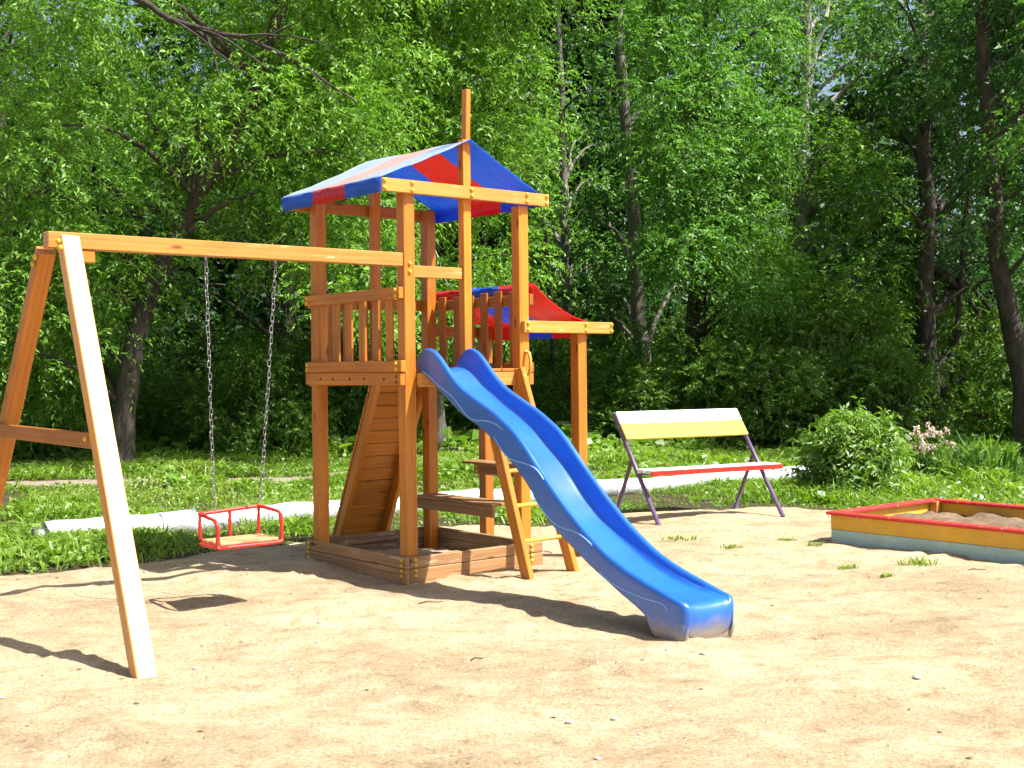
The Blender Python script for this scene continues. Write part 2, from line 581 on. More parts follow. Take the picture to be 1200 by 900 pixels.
# ------------------------------------------------------------------ ground
BX = np.array([-60, -12, -6.0, -3.86, -3.59, -3.42, -3.15, -2.69, -2.42, -1.99, -1.58, -0.5, 0.31, 0.73, 1.2, 1.97, 3.0, 3.3, 3.7, 4.3, 6, 12, 60])
BY = np.array([8.0, 8.6, 9.0, 9.49, 9.64, 9.84, 9.95, 10.23, 10.7, 10.98, 11.57, 12.05, 12.1, 12.25, 13.0, 13.45, 13.5, 13.0, 12.7, 12.5, 11.9, 10.5, 9])
TX = np.array([-60, -12, -6.8, -3.0, -1.8, -0.95, 0.6, 4, 60])
TY = np.array([16, 16.6, 17.2, 17.6, 20, 24.6, 27.5, 29.5, 31])
def bnd(x): return np.interp(x, BX, BY) + .12 * vnoise(x * 2.3, x * 0, 3) + .06 * vnoise(x * 7, x * 0, 4)
def trail(x): return np.interp(x, TX, TY) + .25 * vnoise(x * .7, x * 0, 5)

_pr = np.random.default_rng(3)
PRINTS = [(_pr.uniform(-5, 5), 4.3 + 8.6 * _pr.random(), _pr.uniform(0, 6.28), _pr.uniform(.008, .024)) for _ in range(230)]
def height(x, y):
    x, y = np.asarray(x, float), np.asarray(y, float)
    scalar = x.ndim == 0
    x, y = np.atleast_1d(x), np.atleast_1d(y)
    s = np.clip((bnd(x) - y) / .5, 0, 1)
    near = np.clip((26 - y) / 8, 0, 1)
    h = s * (.018 * vnoise(x * 1.1, y * 1.1, 8) + .016 * vnoise(x * 3.1, y * 3.1, 9) + .012 * np.abs(vnoise(x * 7, y * 7, 10)) - .004)
    h += (1 - s) * near * (.03 * vnoise(x * .5, y * .5, 12))
    # sand scuffed up around the foot of the slide
    h += .05 * np.exp(-(((x - 1.33) / .38) ** 2 + ((y - 7.75) / .42) ** 2))
    h -= .03 * np.exp(-(((x - 1.45) / .30) ** 2 + ((y - 6.95) / .30) ** 2))
    # trodden hollow under the swing
    h -= .025 * np.exp(-(((x + 1.75) / .6) ** 2 + ((y - 8.15) / .5) ** 2))
    h += .035 * np.exp(-(((x - 1.6) / .8) ** 2 + ((y - 12.75) / .35) ** 2))
    m = (y < 14) & (np.abs(x) < 7)
    if np.any(m):
        xm, ym = x[m], y[m]; d = np.zeros_like(xm)
        for cx, cy, ca, dp in PRINTS:
            k = (np.abs(xm - cx) < .4) & (np.abs(ym - cy) < .4)
            if not np.any(k): continue
            u = (xm[k] - cx) * math.cos(ca) + (ym[k] - cy) * math.sin(ca); w = -(xm[k] - cx) * math.sin(ca) + (ym[k] - cy) * math.cos(ca)
            q = (u / .13) ** 2 + (w / .065) ** 2
            d[k] += dp * (-np.exp(-q * 1.6) + .55 * np.exp(-(np.sqrt(q) - 1.45) ** 2 * 5))
        h = h.copy(); h[m] += d * s[m]
    h = h - .008
    return h[0] if scalar else h

def axis(fine0, fine1, step, lo, hi):
    a = list(np.arange(fine0, fine1, step))
    d, p = step, fine1
    while p < hi: a.append(p); d *= 1.22; p += d
    a.append(hi)
    d, p = step, fine0
    b = []
    while True:
        d *= 1.22; p -= d
        if p < lo: break
        b.append(p)
    return np.array([lo] + b[::-1] + a)
gx = axis(-6.0, 6.4, .045, -500, 500); gy = axis(4.0, 13.6, .045, -300, 700)
GX, GY = np.meshgrid(gx, gy)
GZ = height(GX, GY)
nx, ny = len(gx), len(gy)
gm = MB()
V = np.stack([GX, GY, GZ], -1).reshape(-1, 3)
I = np.arange(nx * ny).reshape(ny, nx)
F = np.stack([I[:-1, :-1], I[:-1, 1:], I[1:, 1:], I[1:, :-1]], -1).reshape(-1, 4)
me = bpy.data.meshes.new('ground')
me.vertices.add(len(V)); me.vertices.foreach_set('co', V.astype(np.float32).ravel())
me.loops.add(F.size); me.loops.foreach_set('vertex_index', F.astype(np.int32).ravel())
me.polygons.add(len(F)); me.polygons.foreach_set('loop_start', np.arange(0, F.size, 4, dtype=np.int32))
me.polygons.foreach_set('loop_total', np.full(len(F), 4, np.int32))
me.polygons.foreach_set('use_smooth', np.ones(len(F), bool))
sand = np.clip((bnd(GX) - GY) / .5 + .5, 0, 1)
tr_ = np.clip(1.0 - np.abs(GY - trail(GX)) / 1.1, 0, 1)
for nm, val in (('sand', sand), ('trail', tr_)):
    a = me.attributes.new(nm, 'FLOAT', 'POINT'); a.data.foreach_set('value', val.astype(np.float32).ravel())
me.materials.append(GROUND)
me.update(calc_edges=True)
g = bpy.data.objects.new('ground', me); COL.objects.link(g)
tag(g, 'pale trodden sand giving way to shaded soil under the trees', 'ground', kind='structure')

# ------------------------------------------------------------------ the play tower
T = empty('play_tower', tuple(ORG), TH)
tag(T, 'orange stained wooden play tower with blue slide, striped canopy and swing beam', 'play tower')
h = .0475

def bolts(parent, pts, nrm, r=.016, hh=.016):
    o0 = None
    for p in pts:
        MB().dome(p, nrm, r, hh).build('bolt_cap', BOLT, parent)

def post(x, y, z0, z1, s=h, mat=WOOD):
    return MB().box(x - s, x + s, y - s, y + s, z0, z1, .005).build('post', mat, T)
post(0, LL, -.05, 2.86)
pB = post(0, 0, -.05, 2.84)
pE = post(W, 0, -.05, 2.75)
post(W, LL, -.05, 2.84)
# ridge poles
rp = MB().box(W / 2 - .035, W / 2 + .035, -.037, .033, 1.45, 3.20, .004).bar((W / 2 + .018, 0, 3.196), (W / 2 + .030, 0, 3.58), .058, .042, (1, 0, 0), .003)
rp.build('ridge_pole', WOOD, T)
MB().box(W / 2 - .035, W / 2 + .035, LL - .035, LL + .035, 1.45, 3.17, .004).build('ridge_pole', WOOD, T)
MB().bar((W / 2, .04, 3.172), (W / 2, LL - .04, 3.172), .02, .02).build('ridge_bar', WOODDARK, T)
# roof beams
yo = -.0495
rb = MB().box(-.256, 1.295, -.092, yo, 2.755, 2.848).build('roof_beam', WOODPALE, T)
bolts(rb, [(-.235, -.092, 2.775), (-.235, -.092, 2.83), (-.0, -.092, 2.775), (0, -.092, 2.83), (W / 2, -.092, 2.78), (W / 2, -.092, 2.825), (W, -.092, 2.775), (W, -.092, 2.83), (1.27, -.092, 2.775), (1.27, -.092, 2.83)], (0, -1, 0))
MB().box(-.256, 1.295, LL + .0495, LL + .092, 2.755, 2.848).build('roof_beam', WOODDARK, T)
MB().box(.0495, W / 2 - .037, -.018, .022, 2.165, 2.25).build('short_rail', WOODPALE, T)

# canopy : gable sheet with valances, three bands along the ridge
def canopy_main():
    m = MB()
    zr0, zr1 = 3.20, 3.12
    prof = [(-.268, 2.745), (-.270, 2.80), (-.266, 2.853)]
    K = 9
    xl, zl = -.258, 2.862
    for i in range(1, K + 1):
        t = i / K
        prof.append((xl + (W / 2 - .0 - xl) * t, zl + (zr0 - zl) * t - .012 * math.sin(math.pi * t)))
    prof = prof + [(W / 2 + (W / 2 - x) * .82, z) for x, z in prof[:-1]][::-1]
    Y = np.linspace(-.085, LL + .085, 25)
    P = len(prof)
    V = []
    for th in (0, .005):
        for j, y in enumerate(Y):
            f = (y + .085) / (LL + .17)
            for i, (x, z) in enumerate(prof):
                rise = max(0, (z - 2.86)) / .34
                sag = -.008 * math.sin(math.pi * f) * (1 if 0 < rise else .2)
                wav = .004 * math.sin(9 * f * math.pi + i) if z < 2.86 else .003 * math.sin(14 * f + i * 2)
                V.append((x + (wav if z < 2.86 else 0), y, z + rise * .02 * f + sag + (wav if z >= 2.86 else 0) - th * (1 if z > 2.86 else 0)
                          ) if th == 0 or z > 2.86 else (x + wav + (.005 if x < .5 else -.005), y, z + sag))
    n = len(Y) * P
    for j in range(len(Y) - 1):
        mi = 1 if 8 <= j < 16 else 0
        for i in range(P - 1):
            a = j * P + i
            q = (a, a + 1, a + P + 1, a + P)
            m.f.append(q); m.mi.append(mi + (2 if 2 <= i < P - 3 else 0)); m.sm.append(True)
            m.f.append(tuple(k + n for k in q[::-1])); m.mi.append(mi); m.sm.append(True)
    for j in range(len(Y) - 1):
        mi = 1 if 8 <= j < 16 else 0
        for i in (0, P - 1):
            a = j * P + i
            m.f.append((a, a + P, a + P + n, a + n)); m.mi.append(mi); m.sm.append(False)
    for i in range(P - 1):
        for j in (0, len(Y) - 1):
            a = j * P + i
            m.f.append((a, a + n, a + n + 1, a + 1)); m.mi.append(0); m.sm.append(False)
    m.v = V; m.w = list(V)
    return m
cn = canopy_main().build('canopy', [FBLUE, FRED, FBLUEGLARE, FREDGLARE], T)

# railings
def slats(m, axis_, pos, vals, z0, z1, w=.085, t=.019):
    for v_ in vals:
        dz = random.uniform(-.008, .012)
        if axis_ == 'y':
            m.box(pos - t / 2, pos + t / 2, v_ - w / 2, v_ + w / 2, z0, z1 + dz, .003)
        else:
            m.box(v_ - w / 2, v_ + w / 2, pos - t / 2, pos + t / 2, z0, z1 + dz, .003)
m = MB()
m.box(-.092, -.0495, -.04, LL + .065, 2.008, 2.09).box(-.092, -.0495, -.06, LL + .065, 1.482, 1.566)
slats(m, 'y', -.039, (.155, .335, .515, .70, .88, 1.06), 1.486, 2.07)
r1 = m.build('railing', WOOD, T)
bolts(r1, [(-.092, y, z) for y in (.0, LL + .03) for z in (1.505, 1.543, 2.03, 2.068)], (-1, 0, 0), .015)
m = MB().box(W + .0495, W + .092, -.05, LL + .07, 1.99, 2.075).box(W + .0495, W + .092, -.05, LL + .07, 1.47, 1.545)
slats(m, 'y', W + .039, (.13, .32, .50, .68, .86, 1.06), 1.485, 2.10)
m.build('railing', WOODDARK, T)
m = MB().box(-.05, W + .06, LL + .0495, LL + .09, 1.995, 2.085).box(-.0, W / 2, LL + .0495, LL + .09, 1.47, 1.555)
slats(m, 'x', LL + .039, (.13, .29, .44), 1.49, 2.06)
r3 = m.build('railing', WOODDARK, T)
bolts(r3, [(W, LL + .0495 - .001, 2.02), (W, LL + .0495 - .001, 2.06)], (0, -1, 0), .014)
# deck
m = MB()
for i in range(9):
    x0 = -.045 + i * .128
    m.box(x0, x0 + .121, -.04, LL + .04, 1.478, 1.502, .003)
m.build('deck', WOODDARK, T)
db_ = MB().box(-.092, -.0495, -.05, LL + .06, 1.388, 1.478).build('deck_beam', WOOD, T)
for y, z in ((.16, 1.433), (.42, 1.433), (.62, 1.433), (.86, 1.433), (1.04, 1.433), (0, 1.45), (0, 1.41)):
    MB().dome((-.092, y, z), (-1, 0, 0), .011, .004).build('screw_head', BARKD, db_)
MB().box(.05, W - .05, -.092, yo, 1.375, 1.474).build('deck_beam', WOODPALE, T)
MB().box(-.045, W + .05, LL + .0495, LL + .09, 1.375, 1.468).build('deck_beam', WOODDARK, T)
MB().box(W + .0495, W + .092, -.045, LL + .045, 1.375, 1.468).build('deck_beam', WOODDARK, T)

# sandbox frame at the foot of the tower
fr_ = []
for (x0, x1, y0, y1) in ((-.092, -.052, -.092, LL + .092), (-.052, W + .13, -.092, -.052), (W + .05, W + .09, -.05, LL + .05), (-.05, W + .05, LL + .052, LL + .092)):
    m = MB().box(x0, x1, y0, y1, -.04, .076, .005).box(x0 + .002, x1 - .002, y0, y1, .079, .160, .005)
    fr_.append(m.build('sandbox_board', WOODGREY if x0 > W or y0 > 1 else WOODWORN, T))
zb = (.025, .062, .10, .138)
bolts(fr_[0], [(-.092, y, z) for y in (-.045, LL + .04) for z in zb], (-1, 0, 0), .016)
bolts(fr_[1], [(x, -.092, z) for x in (-.01, W + .01) for z in zb], (0, -1, 0), .016)
# seat and table boards beneath
m = MB().box(.80, .825, .03, 1.045, .362, .445)
m.box(.79, .865, .02, 1.06, .447, .470).box(.871, .945, .02, 1.06, .447, .470).box(.951, 1.02, .06, 1.06, .447, .470)
m.box(.83, 1.0, .96, .99, .38, .446)
m.build('bench_seat', WOODWORN, T)
m = MB().box(1.565, 1.605, .20, 1.245, .585, .685).box(1.40, 1.50, .20, 1.2, .688, .71).box(1.506, 1.60, .20, 1.25, .688, .71)
tb = m.build('table_board', WOODWORN, T)
bolts(tb, [(1.565, 1.2, .612), (1.565, 1.2, .655)], (-1, 0, 0), .016)

# climbing wall under the deck
m = MB()
p0, p1 = np.array([0, 1.275, 1.40]), np.array([0, 1.94, -.02])
d = (p1 - p0); Lc = np.linalg.norm(d); d /= Lc
nn = np.array([0, -d[2], d[1]])
if nn[1] < 0: nn = -nn
for x in (.59, 1.065):
    m.bar(p0 + [x, 0, 0], p1 + [x, 0, 0], .045, .08, nn)
nb = 13
for i in range(nb):
    c0 = p0 + d * ((i + .5) * Lc / nb) + nn * .052
    m.obox(c0 + [.8275, 0, 0], [[1, 0, 0], d, nn], (.54, Lc / nb - .006, .022), .003)
m.build('climbing_wall', WOOD, T)

# ladder
lad = MB()
lad.bar((.585, -.125, 1.46), (.632, -.585, -.03), .045, .095, (0, -1, .3)).bar((.955, -.115, 1.50), (1.085, -.57, -.03), .045, .095, (0, -1, .3))
lad = lad.build('ladder', WOOD, T)
for z in (.25, .50, .75, 1.0, 1.25):
    t = (1.46 - z) / 1.49
    a = np.array([.585 + .047 * t, -.125 - .46 * t, z]); b = np.array([.955 + .13 * t, -.115 - .455 * t, z])
    MB().tube([a - [.02, 0, 0], b + [.02, 0, 0]], .016, 10).build('rung', RUNG, lad)
MB().dome((.958, -.17, 1.44), (0, -1, 0), .02, .015).build('bolt_cap', BOLT, lad)
hp = [(1.075, -.05, 1.63), (1.078, -.085, 1.622), (1.08, -.10, 1.58), (1.08, -.10, 1.50), (1.078, -.085, 1.455), (1.075, -.05, 1.445)]
MB().tube(hp, .013, 8).build('hand_grip', RUNG, T)

# lean-to porch beside the tower
post(1.675, 0, -.05, 1.86, .0475)
post(1.675, LL, -.05, 1.86, .0475, WOODDARK)
pb = MB().box(1.035, 1.972, -.092, yo, 1.775, 1.866).build('porch_beam', WOODPALE, T)
bolts(pb, [(x, -.092, z) for x in (W + .0, 1.675, 1.955) for z in (1.795, 1.845)], (0, -1, 0), .014)
MB().box(1.125, 1.972, LL + .0495, LL + .092, 1.775, 1.866).build('porch_beam', WOODDARK, T)
m = MB()
prof = [(1.165, 2.075), (1.163, 2.12), (1.168, 2.16)]
for i in range(1, 13):
    t = i / 12
    prof.append((1.168 + (1.735 - 1.168) * t, 2.16 + (1.872 - 2.16) * t - .05 * math.sin(math.pi * t)))
prof += [(1.742, 1.83), (1.74, 1.75)]
Y = np.linspace(-.045, LL + .045, 19)
P = len(prof); V = []
for th in (0, 1):
    for y in Y:
        f = (y + .045) / (LL + .09)
        for i, (x, z) in enumerate(prof):
            V.append((x + .004 * math.sin(f * 17 + i) - th * .003, y, z - .02 * math.sin(math.pi * f) * (2 < i < P - 2) - th * .005))
n = len(Y) * P
for j in range(len(Y) - 1):
    mi = 0 if 6 <= j < 12 else 1
    for i in range(P - 1):
        a = j * P + i
        q = (a, a + 1, a + P + 1, a + P)
        m.f += [q, tuple(k + n for k in q[::-1])]; m.mi += [mi, mi]; m.sm += [True, True]
for i in range(P - 1):
    for j in (0, len(Y) - 1):
        a = j * P + i
        m.f.append((a, a + n, a + n + 1, a + 1)); m.mi.append(1); m.sm.append(False)
m.v = V; m.w = list(V)
m.build('porch_canopy', [FBLUE, FRED], T)

# swing frame
sb_ = MB().box(-2.575, -.056, -.05, .04, 2.236, 2.333, .005).build('swing_beam', WOODPALE, T)
bolts(pB, [(.0, -.0475, 2.20), (0, -.0475, 2.26)], (0, -1, 0), .016)
lg1 = MB().bar((-2.664, -1.555, -.03), (-2.475, -.10, 2.285), .11, .09, (0, -.85, .53), .006).build('swing_leg', WOODPALE, T)
bolts(lg1, [(-2.545, -.175, 2.225), (-2.545, -.145, 2.265)], (-.94, -.3, .1), .018, .02)
lg2 = MB().bar((-2.54, 1.62, -.03), (-2.54, .085, 2.235), .10, .09, (0, .85, .53), .006).build('swing_leg', WOOD, T)
bolts(lg2, [(-2.595, .10, 2.19), (-2.595, .14, 2.15)], (-1, 0, 0), .018, .02)
xb = MB().bar((-2.60, -.80, 1.13), (-2.60, .93, 1.14), .03, .085).build('cross_bar', WOODDARK, T)
bolts(xb, [(-2.616, -.70, 1.14)], (-1, 0, 0), .016)
MB().box(-2.42, -2.29, -.04, .035, 2.16, 2.235).build('corner_block', WOODDARK, T)

# slide -------------------------------------------------------------------
TOP = [(-.10, 1.55), (-.06, 1.61), (0, 1.645), (.06, 1.655), (.12, 1.645), (.2, 1.605), (.29, 1.53), (.4, 1.44), (.52, 1.365), (.7, 1.295), (.91, 1.215), (1.14, 1.10), (1.29, .985), (1.41, .875), (1.53, .78), (1.64, .69), (1.76, .605), (1.87, .53), (1.98, .465), (2.12, .39), (2.29, .325), (2.45, .28), (2.61, .24), (2.70, .215), (2.74, .205)]
LOW = [(-.1, 1.48), (.0, 1.47), (.1, 1.43), (.21, 1.36), (.36, 1.28), (.54, 1.18), (.74, 1.11), (.91, 1.03), (1.04, .945), (1.2, .84), (1.32, .745), (1.46, .60), (1.63, .48), (1.82, .38), (1.98, .30), (2.12, .24), (2.24, .185), (2.39, .125), (2.46, .09), (2.50, .03), (2.52, -.03), (2.70, -.03)]
BED = [(-.1, 1.507), (.05, 1.505), (.15, 1.465), (.3, 1.36), (.54, 1.235), (.74, 1.155), (.91, 1.075), (1.04, .99), (1.2, .885), (1.32, .79), (1.46, .66), (1.63, .535), (1.82, .435), (1.98, .355), (2.12, .298), (2.3, .24), (2.5, .205), (2.66, .192), (2.74, .188)]
def ip(tab, s):
    a = np.array(tab)
    # smooth the table a little so that the plastic flows
    k = np.linspace(-.05, .05, 7)
    return float(np.mean(np.interp(s + k, a[:, 0], a[:, 1])))
def ips(tab, s):
    a = np.array(tab); return float(np.interp(s, a[:, 0], a[:, 1]))
S0 = np.array([.10, -.05]); S1 = np.array([-.09, -2.67])
sd = (S1 - S0) / np.linalg.norm(S1 - S0); sw = np.array([-sd[1], sd[0]])
SWD = .405
def sect(s, top, bed, low, r=.03):
    """cross-section across the slide: (offset, z) from outer left skirt to outer right skirt"""
    dpt = max(top - bed, .002)
    rr = min(r, dpt * .8 + .004)
    ft = min(.07, dpt * .6)
    half = [(0, low), (0, (low + top) / 2), (0, top - rr), (.004, top - rr * .35), (.016, top), (.030, top), (.041, top - rr * .4), (.045, top - rr * 1.2 if dpt > .05 else top - rr * .7),
            (.052, bed + ft * .7), (.064, bed + ft * .22), (.085, bed + ft * .04), (.115, bed)]
    mid = [(SWD * .38, bed - .003), (SWD * .5, bed - .004)]
    L_ = half + mid
    return L_ + [(SWD - o, z) for o, z in L_[:-1][::-1]]
secs = []
for s in np.concatenate([np.linspace(-.10, .3, 18), np.linspace(.325, 2.42, 76), np.linspace(2.435, 2.74, 14)]):
    low = ips(LOW, s) if s > 2.3 else ip(LOW, s)
    secs.append((s, sect(s, ip(TOP, s), ip(BED, s), low)))
for s, t_, b_, lo in ((2.768, .200, .182, -.03), (2.786, .186, .169, -.03), (2.797, .165, .148, -.03), (2.800, .135, .118, -.03), (2.795, .095, .08, -.03), (2.782, .05, .037, -.03), (2.765, -.005, -.015, -.03)):
    secs.append((s, sect(s, t_, b_, lo)))
V, F = [], []
P = len(secs[0][1])
for s, sc_ in secs:
    for o, z in sc_:
        ss_ = min(s, 2.765) if z < -.02 else s
        rd = min(max((s - 2.735) / .066, 0), 1)
        ins = .05 * (1 - math.sqrt(max(0, 1 - rd * rd)))
        o = SWD / 2 + (o - SWD / 2) * (1 - 2 * ins / SWD)
        p = S0 + sd * ss_ * .972 + sw * o
        V.append((p[0], p[1], z))
for j in range(len(secs) - 1):
    for i in range(P - 1):
        a = j * P + i
        F.append((a, a + 1, a + P + 1, a + P))
F.append(tuple((len(secs) - 1) * P + i for i in range(P)))
m = MB(); m.add(V, V, F, 0, True)
sl = m.build('slide', SLIDE, T)
sm = sl.modifiers.new('wall', 'SOLIDIFY'); sm.thickness = .006; sm.offset = 0
sv = sl.modifiers.new('sub', 'SUBSURF'); sv.levels = 1; sv.render_levels = 1
for path in ([(-.09, 1.495), (-.02, 1.495), (.05, 1.475), (.14, 1.43), (.25, 1.375), (.40, 1.32), (.52, 1.235), (.62, 1.165), (.72, 1.150), (.83, 1.155), (.94, 1.14), (1.04, 1.10)],
             [(.93, 1.045), (1.0, .985), (1.06, .935), (1.14, .905), (1.27, .895), (1.38, .875), (1.44, .845), (1.49, .80)],
             [(1.40, .668), (1.49, .60), (1.58, .54), (1.70, .512), (1.81, .508), (1.90, .48), (1.98, .44)],
             [(2.06, .285), (2.2, .225), (2.41, .19), (2.55, .185), (2.63, .178), (2.665, .14)]):
    pts = []
    for s, z in path:
        p = S0 + sd * s * .972 - sw * .003
        pts.append((p[0], p[1], z))
    q = np.array(pts)
    tt = np.linspace(0, len(q) - 1, len(q) * 4)
    q = np.stack([np.interp(tt, range(len(q)), q[:, k]) for k in range(3)], 1)
    for _ in range(3):
        q[1:-1] = (q[:-2] + 2 * q[1:-1] + q[2:]) / 4
    MB().tube(q, .0055, 6).build('moulded_seam', SLIDEBEAD, sl)
p = S0 + sd * .0 + sw * .21
MB().dome((p[0], p[1], 1.507), (0, 0, 1), .018, .012).build('bolt_cap', BOLT, sl)

# ------------------------------------------------------------------ the swing
SW = empty('chain_swing', tuple(tw(-1.33, -.005, 0)), TH)
tag(SW, 'small red framed swing seat hanging on two chains from the wooden beam', 'swing')
def chain(p0, p1, link=.052):
    p0, p1 = np.array(p0), np.array(p1)
    m = MB()
    d = p1 - p0; l = np.linalg.norm(d); d /= l
    n = int(l / (link * .72))
    a = np.cross(d, [0, 1, 0]); a /= np.linalg.norm(a); b = np.cross(d, a)
    for i in range(n):
        c = p0 + d * l * (i + .5) / n
        c = c + a * .003 * math.sin(i * 2.1)
        u = a if i % 2 else b
        ang = random.uniform(-.35, .35)
        u = u * math.cos(ang) + (b if i % 2 else a) * math.sin(ang)
        pts = []
        hl, hw = link / 2 - .004, .0085
        for k in range(10):
            t = 2 * math.pi * k / 10
            ct, st = math.cos(t), math.sin(t)
            pts.append(c + d * (math.copysign(hl - hw, ct) + hw * ct if abs(ct) > .2 else 0 + ct * hl) + u * hw * st * 1.25)
        m.tube(pts, .0029, 5, closed=True)
    return m
chain((-.225, 0, 2.205), (-.205, -.03, .585)).build('chain', CHAIN, SW)
chain((.276, 0, 2.205), (.155, .02, .635)).build('chain', CHAIN, SW)
for x in (-.225, .276):
    MB().tube([(x, 0, 2.236), (x, 0, 2.20)], .008, 8).build('hook', CHAIN, SW)
# seat: board in a red tube cradle
S_ = empty('seat_pivot', (0, 0, 0)); bpy.data.objects.remove(S_)
m = MB()
for k in range(3):
    m.box(-.215, .20, -.135 + k * .092, -.135 + k * .092 + .085, .392, .412, .004)
m.build('seat_board', SEATWOOD, SW)
def rtube(pts, r=.011):
    q = np.array(pts, float)
    tt = np.linspace(0, len(q) - 1, (len(q) - 1) * 6 + 1)
    q = np.stack([np.interp(tt, range(len(q)), q[:, k]) for k in range(3)], 1)
    for _ in range(2): q[1:-1] = (q[:-2] + 2 * q[1:-1] + q[2:]) / 4
    return MB().tube(q, r, 10)
zt, zs = .575, .380
m = rtube([(-.235, -.14, zs), (.215, -.14, zs), (.225, -.13, zs + .02), (.225, -.12, zt - .01), (.215, -.10, zt + .005), (.205, .12, zt + .02), (.18, .14, zt + .02), (-.22, .14, zt), (-.235, .12, zt), (-.235, -.10, zt - .02), (-.235, -.135, zt - .05), (-.235, -.14, zs)], .0125)
for pts in ([(-.225, .135, zt), (-.225, .135, zs), (.20, .135, zs), (.20, .135, zt + .015)], [(-.01, .14, zt + .01), (-.01, .135, zs)], [(-.23, -.13, zs), (-.225, .13, zs)], [(.215, -.13, zs), (.20, .13, zs)]):
    t = rtube(pts, .011); m.add(t.v, t.w, t.f, 0, True)
m.build('seat_frame', RED, SW)
tag(SW)

# ------------------------------------------------------------------ bench
ub = np.array([.877, .481, 0]); angb = math.atan2(.481, .877)
BN = empty('park_bench', (1.391, 12.03, 0), angb)
tag(BN, 'bench with white and yellow backrest, red edged seat and purple legs', 'bench')
for x in (0, 1.52):
    MB().tube([(x, 0, -.02), (x, .77, 1.03)], .022, 10).build('leg', PURPLE, BN)
    MB().tube([(x, .77, -.02), (x, .455, .60)], .020, 10).build('leg', PURPLE, BN)
m = MB()
for z, y in ((.495, .13), (.495, .255)):
    m.obox((.76, y, z), np.eye(3), (1.60, .115, .036), .006)
m = m.build('seat_plank', WHITE, BN)
MB().box(-.045, 1.565, .052, .070, .458, .508, .005).build('front_edge', RED, BN)
MB().tube([(-.0, .30, .462), (1.52, .30, .462)], .014, 8).build('seat_rail', PURPLE, BN)
dl = np.array([0, .77, 1.05]); dl /= np.linalg.norm(dl); dn = np.array([0, -1.05, .77]); dn /= np.linalg.norm(dn)
c1 = np.array([.76, .77, 1.03]) - dl * .075 + dn * .036
MB().obox(c1, [[1, 0, 0], dl, dn], (1.53, .150, .026), .004).build('backrest_plank', WHITE, BN)
MB().obox(c1 - dl * .170, [[1, 0, 0], dl, dn], (1.53, .172, .026), .004).build('backrest_plank', LEMON, BN)

# ------------------------------------------------------------------ painted sandpit on the right
SP = empty('sandpit', tuple(tw(3.775, -.885, 0)), TH)
tag(SP, 'low wooden sandpit with yellow and turquoise sides and red cap boards', 'sandpit')
XS, YS = 1.56, -2.35
for (x0, x1, y0, y1) in ((0, .035, YS, 0), (.036, XS - .036, -.035, 0), (XS - .035, XS, YS, 0), (.036, XS - .036, YS, YS + .035)):
    MB().box(x0, x1, y0, y1, -.04, .098, .004).build('lower_board', TURQ, SP)
    MB().box(x0 - .003, x1 + .003, y0, y1 + .002, .100, .222, .004).build('side_board', YELLOW, SP)
for (x0, x1, y0, y1) in ((-.035, .075, YS - .02, .03), (.077, XS - .077, -.075, .03), (XS - .075, XS + .035, YS - .02, .03), (.077, XS - .077, YS - .02, YS + .075)):
    MB().box(x0, x1, y0, y1, .224, .250, .005).build('cap_board', REDWORN, SP)
MB().box(XS - .12, XS - .04, -.115, -.04, .06, .236, .004).build('corner_post', WOODPALE, SP)
xs = np.linspace(.037, XS - .037, 50); ys = np.linspace(YS + .037, -.037, 70)
GX2, GY2 = np.meshgrid(xs, ys)
ex = np.minimum(np.minimum(GX2, XS - GX2), np.minimum(-GY2, GY2 - YS))
GZ2 = .125 + .035 * vnoise(GX2 * 3.3, GY2 * 3.3, 21) + .022 * vnoise(GX2 * 9, GY2 * 9, 22) + .01 * vnoise(GX2 * 21, GY2 * 21, 23) + .05 * np.clip(ex / .6, 0, 1)
GZ2 = np.minimum(GZ2, .20 + .03 * np.clip(ex / .4, 0, 1))
I = np.arange(GX2.size).reshape(GX2.shape)
F = np.stack([I[:-1, :-1], I[:-1, 1:], I[1:, 1:], I[1:, :-1]], -1).reshape(-1, 4).tolist()
V = np.stack([GX2, GY2, GZ2], -1).reshape(-1, 3)
MB().add(V, V, F, 0, True).build('sand', SANDPIT, SP)

# ------------------------------------------------------------------ foil-wrapped pipe in the grass
pa_, pb_ = np.array([-4.15, 11.22, .065]), np.array([4.15, 17.02, .065])
PI = empty('pipe', (0, 0, 0))
tag(PI, 'long silver foil wrapped pipe lying across the grass behind the tower', 'pipe')
dd = pb_ - pa_; ln = np.linalg.norm(dd); dd /= ln
npt = 90
pp = [pa_ + dd * ln * i / (npt - 1) + np.array([0, 0, .012 * math.sin(i * .37) + .006 * math.sin(i * 1.3)]) for i in range(npt)]
rad = [.112 + .004 * math.sin(i * 1.9) + (.007 if i % 11 == 0 else 0) for i in range(npt)]
MB().tube(pp, rad, 18).build('foil_jacket', FOIL, PI)
for s in (1.05, 2.1, 3.15, 4.3, 5.4, 6.5):
    c = pa_ + dd * s
    MB().tube([c - dd * .02, c + dd * .02], .122, 18).build('joint_band', FOIL, PI)
side = np.array([-dd[1], dd[0], 0])
MB().tube([pa_ + dd * .75 + side * .22 + [0, 0, -.01], pa_ + dd * 1.45 + side * .20 + [0, 0, .03]], .085, 16).build('loose_section', FOIL, PI)
MB().tube([pa_ - dd * .10 + [0, 0, -.02], pa_ + dd * .02], .085, 14).build('bare_end', metal('dull_steel', (.35, .35, .36), .5), PI)

